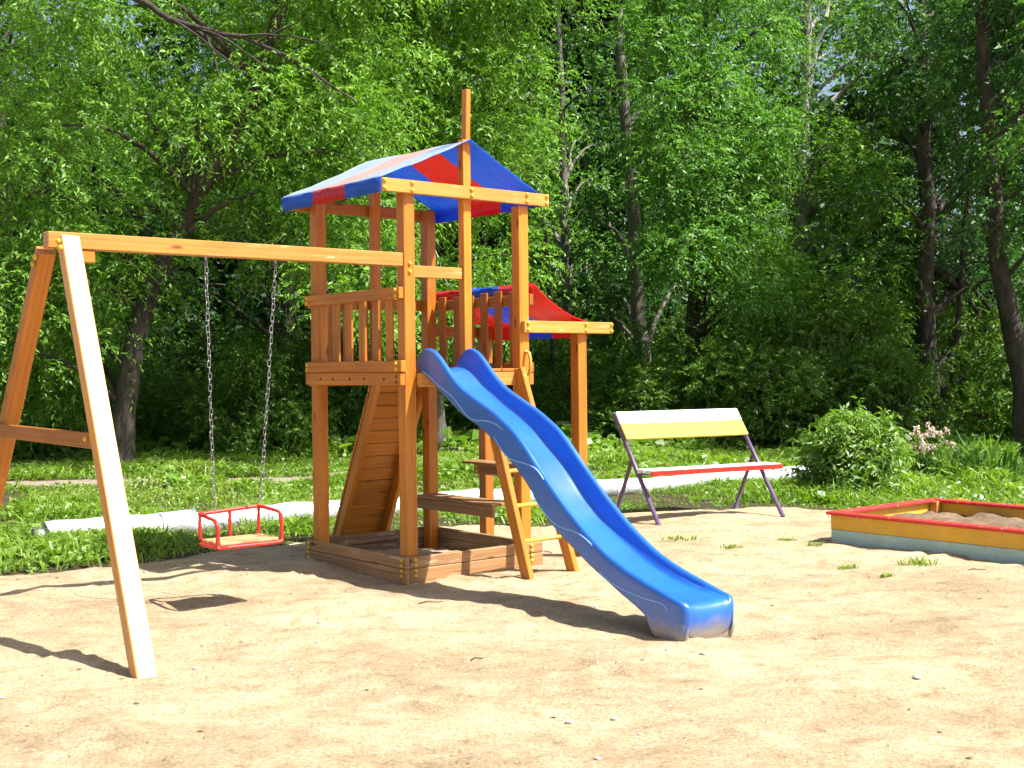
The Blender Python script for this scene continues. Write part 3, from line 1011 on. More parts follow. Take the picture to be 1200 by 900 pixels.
# ------------------------------------------------------------------ foliage generators
def leaves_from(P, D, LN, rng, k=12, size=(.10, .045), droop=.5, flat=.35, spread=.75, lvb=None):
    """leaf quads along arching twigs. P base, D unit direction, LN length"""
    M = len(P)
    t = (np.arange(k) + .6) / k
    side = np.where(np.arange(k) % 2 == 0, 1.0, -1.0)
    up = np.array([0, 0, 1.0])
    H = nrmz(np.cross(D, up) + rng.normal(0, .15, (M, 3)))
    C = P[:, None] + D[:, None] * (LN[:, None, None] * t[None, :, None]) - up * (droop * LN[:, None, None] * (t ** 2)[None, :, None])
    td = nrmz(D[:, None] - up * (2 * droop * t)[None, :, None])
    ld = nrmz(td * .55 + H[:, None] * (side * spread)[None, :, None] + rng.normal(0, .38, (M, k, 3)) - up * .28)
    C, ld = C.reshape(-1, 3), ld.reshape(-1, 3)
    n = len(C)
    nr = nrmz(up * flat + rng.normal(0, .55, (n, 3)) + np.repeat(D, k, 0) * .35)
    wd = nrmz(np.cross(ld, nr))
    nn_ = np.cross(wd, ld)
    sz = rng.uniform(.6, 1.25, n)[:, None]
    l, w = size[0] * sz, size[1] * sz
    base, tip = C, C + ld * l - nn_ * l * .12
    mid = C + ld * l * .42 + nn_ * w * .18
    V = np.stack([base, mid + wd * w * .5, tip, mid - wd * w * .5], 1)
    lv = rng.random(n) * .6 + np.repeat(rng.random(M) if lvb is None else lvb, k) * .4
    return V, lv


def clump_twigs(C, Rr, n, rng, squash=.52):
    """twig bases and directions filling clumps with centres C and radii Rr"""
    M = len(C)
    d = nrmz(rng.normal(0, 1, (M, n, 3)))
    r = rng.random((M, n, 1)) ** .55
    off = d * r * Rr[:, None, None]
    off[..., 2] *= squash
    P = (C[:, None] + off).reshape(-1, 3)
    D = nrmz(d.reshape(-1, 3) + np.array([0, 0, .25]) + rng.normal(0, .35, (M * n, 3)))
    return P, D


def wob(path, amp, rng, n=18):
    path = np.array(path, float)
    s = np.concatenate([[0], np.cumsum(np.linalg.norm(np.diff(path, axis=0), axis=1))])
    t = np.linspace(0, s[-1], n)
    q = np.stack([np.interp(t, s, path[:, k]) for k in range(3)], 1)
    for _ in range(2): q[1:-1] = (q[:-2] + 2 * q[1:-1] + q[2:]) / 4
    q[1:-1] += rng.normal(0, amp, (n - 2, 3)) * [1, 1, .3]
    return q


def branch(m, a, b, r0, r1, rng, arch=.15, n=9, seg=6):
    a, b = np.array(a), np.array(b)
    l = np.linalg.norm(b - a)
    t = np.linspace(0, 1, n)[:, None]
    q = a + (b - a) * t + np.array([0, 0, 1]) * (arch * l * np.sin(math.pi * t)) + np.cumsum(rng.normal(0, .028 * l, (n, 3)), 0) * np.sin(math.pi * t * .5) * .5
    m.tube(q, np.linspace(r0, r1, n), seg)
    return q


def tree(name, label, path, r0, clumps, leafm, barkm, rng, group=None, twigs=34, k=12, leaf=(.112, .046), limbs=.4, cat='tree', extra=None, twiglen=(.28, .6), droop=.5):
    """trunk along path (world), crown of clumps (list of (centre, radius))"""
    base = np.array(path[0]); base[2] = 0
    root = empty(name, tuple(base))
    tag(root, label, cat, group)
    m = MB()
    q = wob(path, r0 * .12, rng)
    rad = np.linspace(r0, r0 * .35, len(q)) * (1 + rng.normal(0, .035, len(q)))
    rad[0] *= 1.35; rad[1] *= 1.1
    m.tube(q - base, rad, 14)
    C = np.array([c for c, _ in clumps]); Rr = np.array([r for _, r in clumps])
    for c, r in clumps:
        if rng.random() > limbs: continue
        cand = [i for i in range(len(q)) if q[i][2] < c[2] - .25 * abs(np.linalg.norm(q[i][:2] - c[:2]))]
        if not cand: cand = [len(q) // 3]
        i = min(cand, key=lambda i: np.linalg.norm(q[i] - c))
        rr = min(rad[i] * .5, .035 + .012 * np.linalg.norm(c - q[i]))
        e = branch(m, q[i] - base, c - base, rr, .008, rng)
        for _ in range(3):
            j = rng.integers(4, 8)
            branch(m, e[j], c - base + rng.normal(0, r * .6, 3), .010, .003, rng, .05, 6, 4)
    if extra: extra(m, base, rng)
    m.build('trunk', barkm, root)
    P, D = clump_twigs(C - base, Rr, twigs, rng)
    LN = rng.uniform(*twiglen, len(P))
    V, lv = leaves_from(P, D, LN, rng, k, leaf, droop)
    quads('crown', V, lv, leafm, root)
    return root


TRUNKS = [([(480, 755), (390, 752), (330, 748), (215, 740), (100, 728), (0, 722)], 30, 1.0), ([(370, 664), (330, 662), (180, 660), (20, 655)], 34, .9), ([(400, 650), (240, 635)], 29, .8),
          ([(505, 812), (430, 814), (335, 819)], 27, 1.1), ([(265, 938), (160, 940), (90, 945), (15, 958)], 28, 1.0), ([(505, 1098), (450, 1094), (400, 1082), (340, 1083), (250, 1088), (150, 1083)], 26, 1.7),
          ([(520, 1206), (440, 1202), (380, 1186), (310, 1170), (180, 1162), (0, 1147)], 22, .45)]
def hides_trunk(x, y, Y, r):
    """true where a clump would stand in front of one of the trunks that show"""
    for pts, Yt, wide in TRUNKS:
        q = np.array(pts[::-1], float)
        if Y > Yt + .2 or y < q[0, 0] - 25 or y > q[-1, 0] + 25: continue
        if abs(x - np.interp(y, q[:, 0], q[:, 1])) < 5 + wide * (.45 * r + .12) * FPX / Y: return True
    return False


def fill(px0, px1, py0, py1, Y, dY, n, r, rng, keep=None):
    """clump centres spread through a volume whose outline in the photograph is the given box"""
    out = []
    tries = 0
    while len(out) < n and tries < 5000:
        tries += 1
        x, y = rng.uniform(px0, px1), rng.uniform(py0, py1)
        if keep and not keep(x, y): continue
        p = at(x, y, Y + rng.uniform(-dY, dY))
        if p[2] < .5: continue
        rad = rng.uniform(*r)
        if hides_trunk(x, y, p[1], rad): continue
        out.append((p, rad))
    return out


def ell(cx, cy, rx, ry):
    return lambda x, y: ((x - cx) / rx) ** 2 + ((y - cy) / ry) ** 2 < 1


rg = np.random.default_rng(5)
# big maple behind the swing, leaning trunk
pth = [at(140, 545, 20), at(146, 470, 20), at(152, 420, 20), at(165, 360, 20), at(200, 290, 20), at(245, 215, 20), at(300, 110, 19.8), at(340, -60, 19.5)]
pth[0][2] = -.1
def hollow(x, y):
    if y > 300 and 70 < x < 360: return rg.random() < .22
    if y > 200 and 150 < x < 330: return rg.random() < .4
    return True
cl = fill(-90, 470, -260, 430, 20.3, 2.6, 150, (.6, 1.1), rg, hollow) + fill(-60, 110, 260, 480, 21, 1.5, 26, (.5, .8), rg) + fill(280, 470, 40, 330, 21, 1.5, 36, (.6, 1.0), rg) + fill(150, 560, -330, -60, 20.5, 2.2, 36, (.8, 1.2), rg)  # last group: unseen clumps above the view, added to shade the hollow
def boughs(m, base, rng):
    A = at(165, -40, 18) - base
    pts = [at(x, y, 17.6) - base for x, y in ((120, -30), (190, 18), (232, 34), (280, 42), (330, 62), (375, 92), (420, 122))]
    m.tube(wob(pts, .02, rng, 22), np.linspace(.055, .012, 22), 7)
    for (x0, y0), (x1, y1) in (((232, 34), (330, 85)), ((280, 42), (390, 60)), ((200, 22), (300, 100)), ((330, 62), (400, 115)), ((240, 36), (260, 95)), ((300, 50), (360, 30))):
        branch(m, at(x0, y0, 17.6) - base, at(x1, y1, 17.2) - base, .022, .006, rng, .05, 8, 5)
    for (x0, y0), (x1, y1), r in (((205, 285), (330, 225), .07), ((168, 350), (215, 320), .035), ((250, 210), (420, 190), .06), ((230, 240), (205, 130), .06)):
        branch(m, at(x0, y0, 20) - base, at(x1, y1, 19.5) - base, r, .012, rng, .08, 10, 7)
tree('maple_tree', 'big broad maple with leaning dark trunk behind the swing beam', pth, .19, cl, LEAF_BRIGHT, BARKD, rg, twigs=60, k=13, extra=boughs, limbs=.16, leaf=(.10, .033), droop=.6)

# light green maple right behind the tower
pth = [at(520, 520, 24), at(505, 400, 24), at(490, 300, 24), at(480, 150, 24), at(475, -80, 24)]; pth[0][2] = -.1
cl = fill(385, 655, -230, 420, 24, 2.2, 165, (.6, 1.1), rg, lambda x, y: y < 330 or x > 430) + fill(430, 760, -330, -60, 23.5, 2.2, 40, (.8, 1.1), rg)  # second group: out-of-view clumps added so less sun reaches the undergrowth
def deadwood(root, rng):
    m = MB()
    b0 = np.array(root.location)
    a = at(440, 225, 22.5) - b0
    for (x0, y0), (x1, y1) in (((478, 215), (425, 300)), ((440, 240), (395, 300)), ((455, 250), (500, 330)), ((425, 262), (445, 345)), ((470, 225), (520, 290)), ((410, 255), (375, 345)), ((395, 235), (330, 330)), ((500, 255), (530, 340)), ((390, 290), (420, 400)), ((330, 300), (352, 400)), ((345, 255), (300, 345))):
        p0, p1 = at(x0, y0, 22.3) - b0, at(x1, y1, 22.0 + rng.uniform(-.4, .4)) - b0
        e = branch(m, p0, p1, .014, .006, rng, -.03, 9, 5)
        for j in (3, 5, 7):
            branch(m, e[j], e[j] + rng.normal(0, .28, 3) + [0, 0, -.12], .007, .004, rng, .05, 6, 4)
    o = m.build('dead_branches', TWIGP, root)
    tag(o, 'bare pale dead twigs hanging below the leaves')
mt_ = tree('maple_tree', 'yellow green maple rising behind the striped canopy of the tower', pth, .13, cl, LEAF_BRIGHT, BARKG, rg, twigs=62, k=13, droop=.7, leaf=(.10, .034))
deadwood(mt_, rg)

# tall trunks
def tall(label, pts, Y, r, clumps, leafm, barkm, **kw):
    p = [at(x, y, Y) for x, y in pts]; p[0][2] = -.1
    return tree(kw.pop('name', 'poplar_tree'), label, p, r, clumps, leafm, barkm, rg, **kw)
tall('tall poplar with slender bent grey trunk, just right of the tower roof', [(755, 480), (752, 390), (748, 330), (740, 215), (728, 100), (720, -60), (715, -260)], 30, .19,
     fill(660, 800, -300, 140, 30, 2.2, 44, (.7, 1.2), rg) + fill(650, 800, 120, 400, 32.5, 1, 36, (.6, .9), rg), LEAF_DARK, BARKG, k=11, leaf=(.125, .058))
tall('slim grey trunked poplar nearest the pole above the tower roof', [(668, 470), (662, 330), (660, 180), (655, 20), (652, -200)], 34, .14,
     fill(600, 720, -280, 120, 34, 2, 30, (.7, 1.2), rg) + fill(590, 730, 120, 430, 36, 1.2, 36, (.7, 1.1), rg), LEAF_MID, BARKG, k=11, leaf=(.125, .058))
tall('thin dark leaning trunk directly behind the red porch canopy', [(652, 470), (648, 380), (640, 290), (634, 235), (622, 120)], 29, .085,
     fill(590, 660, 40, 240, 30, 1.5, 12, (.5, .8), rg), LEAF_MID, BARKD, k=11, leaf=(.12, .052))
tall('elm with thick dark trunk and wide low crown, behind the bench', [(812, 505), (814, 430), (818, 345), (826, 240), (830, 100), (832, -100)], 27, .24,
     fill(725, 935, -120, 450, 25.5, 1.6, 96, (.5, 1.0), rg, ell(835, 200, 110, 270)), LEAF_MID, BARKD, name='elm_tree', twigs=62, k=12, leaf=(.105, .038))
def deadlimb(m, base, rng):
    m.tube([at(975, 118, 27.2) - base, at(990, 105, 27.1) - base, at(1012, 86, 26.2) - base], [.05, .045, .03], 8)
    branch(m, at(945, 110, 28) - base, at(968, 20, 28) - base, .10, .05, rng, .02, 9, 8)
    branch(m, at(968, 20, 28) - base, at(985, -60, 28) - base, .05, .03, rng, .02, 7, 8)
tall('birch with pale forked upper trunk and a broken white limb', [(934, 490), (936, 380), (938, 250), (940, 160), (945, 90), (948, -20), (955, -220)], 28, .17,
     fill(880, 1060, 110, 480, 26.6, 1.4, 90, (.5, .95), rg, ell(965, 300, 90, 190)) + fill(870, 1050, -110, 90, 28.5, 2, 34, (.6, 1.1), rg), LEAF_BRIGHT, BARKP, name='birch_tree', extra=deadlimb, twigs=46, leaf=(.10, .038))
def secondstem(m, base, rng):
    branch(m, at(1104, 455, 26) - base, at(1122, 380, 26) - base, .10, .06, rng, -.05, 8, 9)
    branch(m, at(1122, 380, 26) - base, at(1135, 180, 26) - base, .06, .03, rng, .0, 8, 8)
tall('dark elm with crooked forked trunk, left of the sandpit corner post', [(1100, 505), (1094, 450), (1082, 400), (1083, 340), (1088, 250), (1082, 130), (1075, -80)], 26, .23,
     fill(1010, 1220, -60, 340, 26.8, 2.2, 80, (.65, 1.15), rg) + fill(1000, 1220, 300, 480, 29, 1.2, 40, (.6, .9), rg), LEAF_DARK, BARKD, name='elm_tree', extra=secondstem, twigs=38, leaf=(.125, .058))
tall('dark elm with long leaning trunk along the right edge', [(1206, 520), (1202, 440), (1186, 380), (1170, 310), (1162, 180), (1150, 40), (1138, -160)], 22, .20,
     fill(1100, 1300, -70, 270, 22.6, 1.8, 64, (.6, 1.0), rg), LEAF_DARK, BARKD, name='elm_tree', twigs=36, leaf=(.12, .052))
tall('trunk cut off by the right edge, standing in sunny weeds', [(1214, 545), (1216, 400), (1222, 200), (1225, -100)], 19, .19,
     fill(1215, 1400, -150, 160, 19.6, 1.6, 22, (.6, 1.0), rg), LEAF_MID, BARKD, name='elm_tree')
tall('tree with dense crown at the left edge behind the swing leg', [(20, 530), (15, 400), (5, 250), (-10, -100)], 26, .18,
     fill(-150, 160, -200, 460, 26, 2.2, 95, (.7, 1.2), rg), LEAF_MID, BARKD, name='elm_tree', twigs=36)
tall('mid green tree standing in shade between the swing chains and tower', [(330, 530), (335, 400), (340, 200), (345, -100)], 30, .18,
     fill(120, 500, -120, 490, 30, 2.2, 120, (.7, 1.2), rg), LEAF_DARK, BARKD, name='elm_tree', twigs=36)

# deep wood behind: one mass
P_, D_, = [], []
cl = fill(-250, 1450, -330, 470, 46, 7, 380, (1.0, 2.0), rg) + fill(-250, 1450, 120, 480, 43, 5, 260, (.9, 1.6), rg) + fill(590, 760, -120, 460, 41, 2.5, 90, (.9, 1.4), rg) + fill(380, 700, -200, 100, 40, 3, 50, (.9, 1.5), rg) + fill(120, 350, 150, 440, 37, 2, 60, (.9, 1.4), rg) + fill(1450, 2050, -330, 480, 42, 6, 170, (1.2, 2.1), rg) + fill(-800, -250, -330, 480, 42, 6, 150, (1.2, 2.1), rg)
C = np.array([c for c, _ in cl]); Rr = np.array([r for _, r in cl])
P, D = clump_twigs(C, Rr, 24, rg, .8)
V, lv = leaves_from(P, D, rg.uniform(.5, 1.0, len(P)), rg, 9, (.42, .24), .4)
wd = quads('woodland', V, lv, LEAF_DEEP)
tag(wd, 'dense dark green wood filling the far background', 'woodland', kind='stuff')
m = MB()
wt = np.random.default_rng(77)
for i in range(34):
    x, Y = wt.uniform(-150, 1350), wt.uniform(36, 50)
    b = at(x, 480, Y); b[2] = -.1
    top = b + np.array([wt.normal(0, .8), wt.normal(0, .5), wt.uniform(9, 13)])
    m.tube(wob([b, (b + top) / 2 + [wt.normal(0, .3), 0, 0], top], .04, wt, 12), np.linspace(wt.uniform(.12, .24), .06, 12), 8)
o = m.build('woodland_trunks', BARKD)
tag(o, 'thin dark trunks deep inside the wood', 'woodland', kind='stuff')

# ------------------------------------------------------------------ shrubs of the undergrowth
def shrub(name, label, loc, wx, hgt, leafm, rng, n=30, twigs=26, k=11, leaf=(.10, .045), group=None, cat='shrub', rr=(.20, .36), droop=.35):
    root = empty(name, tuple(loc))
    tag(root, label, cat, group)
    C, Rr = [], []
    m = MB()
    for i in range(n):
        a = rng.uniform(0, 2 * math.pi); q = rng.random() ** .5
        z = rng.uniform(.15, 1) * hgt
        w = wx * math.sqrt(max(.12, 1 - (z / hgt - .35) ** 2 * 1.6))
        C.append((math.cos(a) * q * w, math.sin(a) * q * w, z - .08)); Rr.append(rng.uniform(*rr) * max(.6, hgt / 1.6))
        branch(m, (rng.normal(0, .06), rng.normal(0, .06), -.03), C[-1], .014, .004, rng, .08, 6, 4)
    m.build('stems', BARKD, root)
    P, D = clump_twigs(np.array(C), np.array(Rr), twigs, rng, .8)
    V, lv = leaves_from(P, D, rng.uniform(.2, .42, len(P)), rng, k, leaf, droop)
    keep = V[:, :, 2].min(1) > .0
    quads('leaves', V[keep], lv[keep], leafm, root)
    return root
protos = []
spots = [(60, 24, 1.5, 1.9), (150, 26.5, 1.6, 1.7), (235, 24.5, 1.3, 1.35), (310, 22.5, 1.2, 1.9), (365, 26, 1.5, 2.1), (430, 25, 1.3, 1.9), (545, 28, 1.6, 2.1), (640, 30, 1.6, 2.3),
         (705, 27, 1.4, 1.8), (760, 25, 1.3, 1.5), (860, 24, 1.4, 1.9), (915, 23.2, 1.2, 1.75), (975, 25, 1.6, 2.6), (1035, 23.5, 1.2, 1.8), (1070, 29, 1.6, 2.5), (1150, 27, 1.7, 2.6), (1215, 24, 1.5, 2.1),
         (10, 29, 1.7, 2.6), (110, 31, 1.8, 2.4), (200, 32, 1.8, 2.2), (290, 31, 1.8, 2.6), (400, 32, 1.8, 2.6), (490, 32, 1.8, 2.8), (600, 34, 1.8, 2.6), (700, 33, 1.8, 2.6), (810, 32, 1.8, 2.7), (900, 30, 1.8, 2.8), (1000, 31, 1.8, 2.9), (1110, 32, 1.8, 2.9), (1330, 27, 1.8, 2.8), (1450, 30, 1.9, 2.9), (1580, 28, 1.9, 2.7), (-120, 26, 1.8, 2.6), (-260, 28, 1.9, 2.8)]
names_ = ['behind the leaning swing leg at the far left', 'at the foot of the big leaning maple', 'low in the shade between the swing chains', 'with sunlit top just left of the tower', 'in shade directly behind the left tower posts',
          'seen through the tower above the climbing wall', 'seen under the tower deck beside the far path', 'behind the porch posts right of the slide', 'in the shade above the slide middle', 'low and dark behind the white backrest',
          'dark, touching the right end of the backrest', 'light topped, above the right bench leg', 'tall and sunlit behind the round peony bush', 'shaded, just behind the round peony bush', 'beside the crooked forked elm trunk', 'between the two dark elm trunks at right', 'bright, against the trunk at the right edge']
rs = np.random.default_rng(31)
for i, (px, Y, wx, hg) in enumerate(spots):
    b = at(px, 500, Y); b[2] = 0
    if i < 3:
        o = shrub('shrub', '', b, 1.5, 2.0, LEAF_SHRUB, rs, n=44, twigs=26, k=11); protos.append(o); src = o
    else:
        src = protos[i % 3]
        o = copy_tree(src)
    o.location = tuple(b); o.rotation_euler = (0, 0, rs.uniform(0, 6.28)); o.scale = (wx / 1.5, wx / 1.5, hg / 2.0)
    if i < len(names_): tag(o, 'leafy green shrub ' + names_[i], 'shrub', 'shrubs along the edge of the wood')
    else: tag(o, 'leafy shrub standing in the second row of undergrowth', 'shrub', 'shrubs of the second row')

# peony bush and flowers at the right
bl = at(1003, 577, 14.9); bl[2] = 0
shrub('peony_bush', 'round bright green peony bush in the grass right of the bench', bl, .50, .90, LEAF_PEONY, rs, n=44, twigs=26, k=9, leaf=(.10, .032), rr=(.15, .30), droop=.5, cat='bush')
fb = at(1090, 560, 16.2); fb[2] = 0
FL = empty('flowering_plant', tuple(fb)); FL.scale = (.8, .8, .88); tag(FL, 'clump of pale pink flowers on tall stems beside the peony bush', 'flowers')
m = MB(); PV, PL = [], []
LVv, LVl = [], []
for i in range(34):
    x, y = rs.normal(0, .22), rs.normal(0, .18); z = rs.uniform(.42, .82)
    e = branch(m, (x * .6, y * .6, 0), (x, y, z), .005, .003, rs, .02, 6, 4)
    n_ = rs.integers(7, 12)
    P = np.tile(np.array([x, y, z]), (n_, 1)) + rs.normal(0, .018, (n_, 3)); D = nrmz(rs.normal(0, 1, (n_, 3)))
    V, lv = leaves_from(P, D, np.full(n_, .02), rs, 3, (.045, .03), .1); PV.append(V); PL.append(lv)
    P = np.array([[x * .6, y * .6, zz] for zz in rs.uniform(.03, z * .7, 5)]); D = nrmz(rs.normal(0, 1, (5, 3)) + [0, 0, .4])
    V, lv = leaves_from(P, D, np.full(5, .2), rs, 7, (.09, .035), .4); LVv.append(V); LVl.append(lv)
m.build('stems', IRISM, FL)
quads('leaves', np.concatenate(LVv), np.concatenate(LVl), LEAF_SHRUB, FL)
quads('blossom', np.concatenate(PV), np.concatenate(PL), PETAL, FL)


def blades(B, H, Wd, lean, rng, az=None):
    """two-quad curved blades; returns (2N,4,3)"""
    n = len(B)
    az = rng.uniform(0, 2 * math.pi, n) if az is None else az
    d = np.stack([np.cos(az), np.sin(az), np.zeros(n)], 1)
    ps = rng.uniform(0, 2 * math.pi, n)
    s = np.stack([np.cos(ps), np.sin(ps), np.zeros(n)], 1)
    H, Wd, lean = H[:, None], Wd[:, None], lean[:, None]
    up = np.array([0, 0, 1.0])
    m1 = B + d * lean * H * .35 + up * H * .6
    tp = B + d * lean * H + up * H * (1.0 - .35 * lean)
    q1 = np.stack([B - s * Wd * .35, B + s * Wd * .35, m1 + s * Wd * .5, m1 - s * Wd * .5], 1)
    q2 = np.stack([m1 - s * Wd * .5, m1 + s * Wd * .5, tp + s * Wd * .08, tp - s * Wd * .08], 1)
    return np.concatenate([q1, q2])
ib = at(1148, 560, 16.2); ib[2] = 0
n_ = 110
B = np.stack([rs.normal(0, .22, n_), rs.normal(0, .15, n_), np.zeros(n_)], 1)
V = blades(B, rs.uniform(.35, .72, n_), rs.uniform(.025, .045, n_), rs.uniform(.15, .7, n_), rs)
o = quads('iris_clump', V, np.tile(rs.random(n_), 2), IRISM); o.location = tuple(ib)
tag(o, 'clump of upright sword shaped iris leaves behind the sandpit', 'plant')

# ------------------------------------------------------------------ grass and low weeds
def grass_field(n, x0, x1, y0, y1, hmul, wmul, rng):
    x = rng.uniform(x0, x1, n); y = rng.uniform(y0, y1, n)
    s = y - bnd(x)
    dens = .5 + .5 * vnoise(x * 1.1, y * 1.1, 41)
    keep = (s > -.45) & (rng.random(n) < np.clip(.05 + dens * 1.3, 0, 1)) & (rng.random(n) < np.where(s > 0, np.clip(.3 + s * 2.2, 0, 1), .10 * np.exp(s / .16) * (dens > .55)))
    tr = np.abs(y - trail(x))
    keep &= (tr > .62 + .12 * vnoise(x * 3, y * 3, 44)) | (rng.random(n) < .015)
    # nothing grows inside the sandpit or through the pipe
    l = np.stack([x, y], 1) - tw(3.775, -.885)[:2]
    lx, ly = l @ EX[:2], l @ NX[:2]
    keep &= ~((lx > -.06) & (lx < XS + .06) & (ly < .06) & (ly > YS - .06))
    rel = np.stack([x, y], 1) - pa_[:2]
    al = rel @ dd[:2]; pe = rel @ np.array([-dd[1], dd[0]])
    keep &= ~((np.abs(pe) < .13) & (al > -.3) & (al < ln + .05))
    x, y = x[keep], y[keep]
    hn = np.clip(.72 + .75 * vnoise(x * .9, y * .9, 42) + .35 * vnoise(x * 3, y * 3, 45), .3, 1.8) * np.clip(.45 + (y - bnd(x)) * .9, .45, 1)
    hn = hn * (1 + 1.7 * np.exp(-(((x - 6.2) / 1.9) ** 2 + ((y - 16.2) / 1.5) ** 2)))
    return x, y, height(x, y), hn * hmul, wmul
def low_front(x, y, hn):
    """keep the strip in front of the pipe short, so that the pipe shows"""
    rel = np.stack([x, y], 1) - pa_[:2]
    al = rel @ dd[:2]; pe = rel @ np.array([-dd[1], dd[0]])
    hn = np.where((pe < 0) & (pe > -1.1) & (al > -.4) & (al < ln), hn * .8, hn)
    return np.where((pe < 0) & (pe > -.55) & (al > -.4) & (al < ln), hn * (.45 + .35 * (vnoise(al * 2.3, al * 0, 47) > .25)), hn)
rgf = np.random.default_rng(91)
GV, GL = [], []
for n, a, hm, wm in ((62000, (-5.5, 7.5, 9.3, 15.5), 1, 1), (70000, (-7.5, 9.5, 15.5, 21.5), 1, 1.25), (60000, (-11, 13, 21.5, 36), 1.05, 1.9)):
    x, y, z, hn, _ = grass_field(n, *a, hm, wm, rgf)
    hn = low_front(x, y, hn)
    k = len(x)
    V = blades(np.stack([x, y, z - .01], 1), hn * rgf.uniform(.09, .26, k), rgf.uniform(.010, .024, k) * wm, rgf.uniform(.4, 1.3, k), rgf)
    lvv = np.clip(.5 + .3 * vnoise(x * .8, y * .8, 43) + rgf.normal(0, .2, k), 0, 1)
    GV.append(V); GL.append(np.tile(lvv, 2))
o = quads('grass', np.concatenate(GV), np.concatenate(GL), GRASSM)
tag(o, 'lush uneven grass between the sand and the wood', 'grass', kind='stuff')
GV, GL = [], []
for n, a, hm, wm in ((8500, (-5.5, 7.5, 9.3, 15.5), 1.05, .8), (8000, (-8, 10, 15.5, 22), 1.15, .9), (8500, (-12, 14, 22, 36), 1.5, 1.5)):
    x, y, z, hn, _ = grass_field(n, *a, hm, wm, rgf)
    hn = low_front(x, y, hn)
    k = len(x)
    P = np.stack([x, y, z], 1)
    nl = 7
    P = np.repeat(P, nl, 0) + rgf.normal(0, .03, (k * nl, 3)) * [1, 1, 0]
    az = rgf.uniform(0, 2 * math.pi, k * nl); el = rgf.uniform(.3, 1.2, k * nl)
    ld = np.stack([np.cos(az) * np.cos(el), np.sin(az) * np.cos(el), np.sin(el)], 1)
    sz = (np.repeat(hn, nl) * rgf.uniform(.08, .2, k * nl) * wm)[:, None]
    st = P + ld * sz * .6
    nr = nrmz(np.array([0, 0, 1.0]) + rgf.normal(0, .35, (k * nl, 3)))
    wdv = nrmz(np.cross(ld, nr)); tip = st + ld * sz * .7 * [1, 1, .3]
    mid = (st + tip) / 2
    GV.append(np.stack([st - ld * sz * .15, mid + wdv * sz * .26, tip, mid - wdv * sz * .26], 1))
    GL.append(np.clip(rgf.normal(.5, .25, k * nl), 0, 1))
o = quads('weeds', np.concatenate(GV), np.concatenate(GL), LEAF_PEONY)
tag(o, 'broad leaved low weeds among the grass', 'weeds', kind='stuff')

# small tufts standing in the sand
for i, (px, py, s, lab) in enumerate([(1075, 662, .10, 'largest green weed tuft on the sand before the sandpit'), (993, 667, .05, 'small weed tuft on the sand below the sandpit corner'), (955, 640, .05, 'weed tuft on the sand left of the sandpit'),
                                      (795, 633, .11, 'flat spread of weeds on the sand below the bench'), (858, 642, .07, 'thin weed patch on sand between bench and sandpit'), (1040, 672, .04, 'tiny weed sprout on sand below the yellow board'), (922, 632, .05, 'small weed patch on sand near the right bench leg')]):
    dpx = at(px, py, 1.0) - np.array([0, 0, CAMH])
    b = np.array([0, 0, CAMH]) + dpx * (-CAMH / dpx[2])
    b[2] = float(height(b[0], b[1]))
    n_ = int(34 + s * 300)
    rr_, aa_ = s * 1.5 * rs.random(n_) ** .85, rs.uniform(0, 6.28, n_)
    B = np.stack([rr_ * np.cos(aa_), rr_ * .6 * np.sin(aa_), np.full(n_, -.005)], 1)
    V = blades(B, rs.uniform(.02, .065, n_) * (1.4 if s > .08 and i == 0 else .9), rs.uniform(.006, .014, n_), rs.uniform(.4, 1.2, n_), rs)
    o = quads('weed_tuft', V, np.tile(rs.random(n_), 2), GRASSM); o.location = tuple(b)
    tag(o, lab, 'weed', 'weed tufts growing in the sand')


# ------------------------------------------------------------------ small coloured objects behind the sandpit, stones, litter
def lump(name, c, r, mat, rng, sq=.7):
    m = MB()
    nu, nv = 12, 8
    V, F = [], []
    for j in range(nv + 1):
        ph = math.pi * j / nv
        for i in range(nu):
            a = 2 * math.pi * i / nu
            k = 1 + .16 * math.sin(a * 2 + ph * 3 + c[0] * 9) + rng.normal(0, .05)
            V.append((r * k * math.sin(ph) * math.cos(a) * 1.15, r * k * math.sin(ph) * math.sin(a), r * sq * k * math.cos(ph)))
    for j in range(nv):
        for i in range(nu):
            i2 = (i + 1) % nu
            F.append((j * nu + i, (j + 1) * nu + i, (j + 1) * nu + i2, j * nu + i2))
    o = m.add(V, V, F, 0, True).build(name, mat)
    o.location = tuple(c)
    o.rotation_euler = (0, 0, rng.uniform(0, 6))
    return o
PO = paint_mat('orange_paint', (.75, .32, .05), (.6, .35, .12), -.05, .5); PBL = paint_mat('pale_blue_paint', (.38, .50, .55), (.5, .5, .48), .0, .5)
PLI = paint_mat('lilac_paint', (.42, .42, .62), (.5, .5, .5), 0, .5); PDK = paint_mat('speckled_dark_paint', (.09, .075, .10), (.55, .5, .55), .06, .5, 40)
for px, Y, r, mat, lab in ((1127, 13.6, .10, PO, 'orange painted stone in the grass behind the sandpit'), (1146, 13.9, .11, PBL, 'pale blue painted stone beside the orange one'), (1104, 13.8, .08, PLI, 'lilac painted stone behind the far sandpit corner'), (1193, 13.4, .10, PDK, 'dark speckled stone behind the sandpit near the right edge')):
    b = at(px, 580, Y); b[2] = .005; r *= .7
    tag(lump('painted_stone', b, r, mat, rs, .75), lab, 'stone', 'painted stones behind the sandpit')
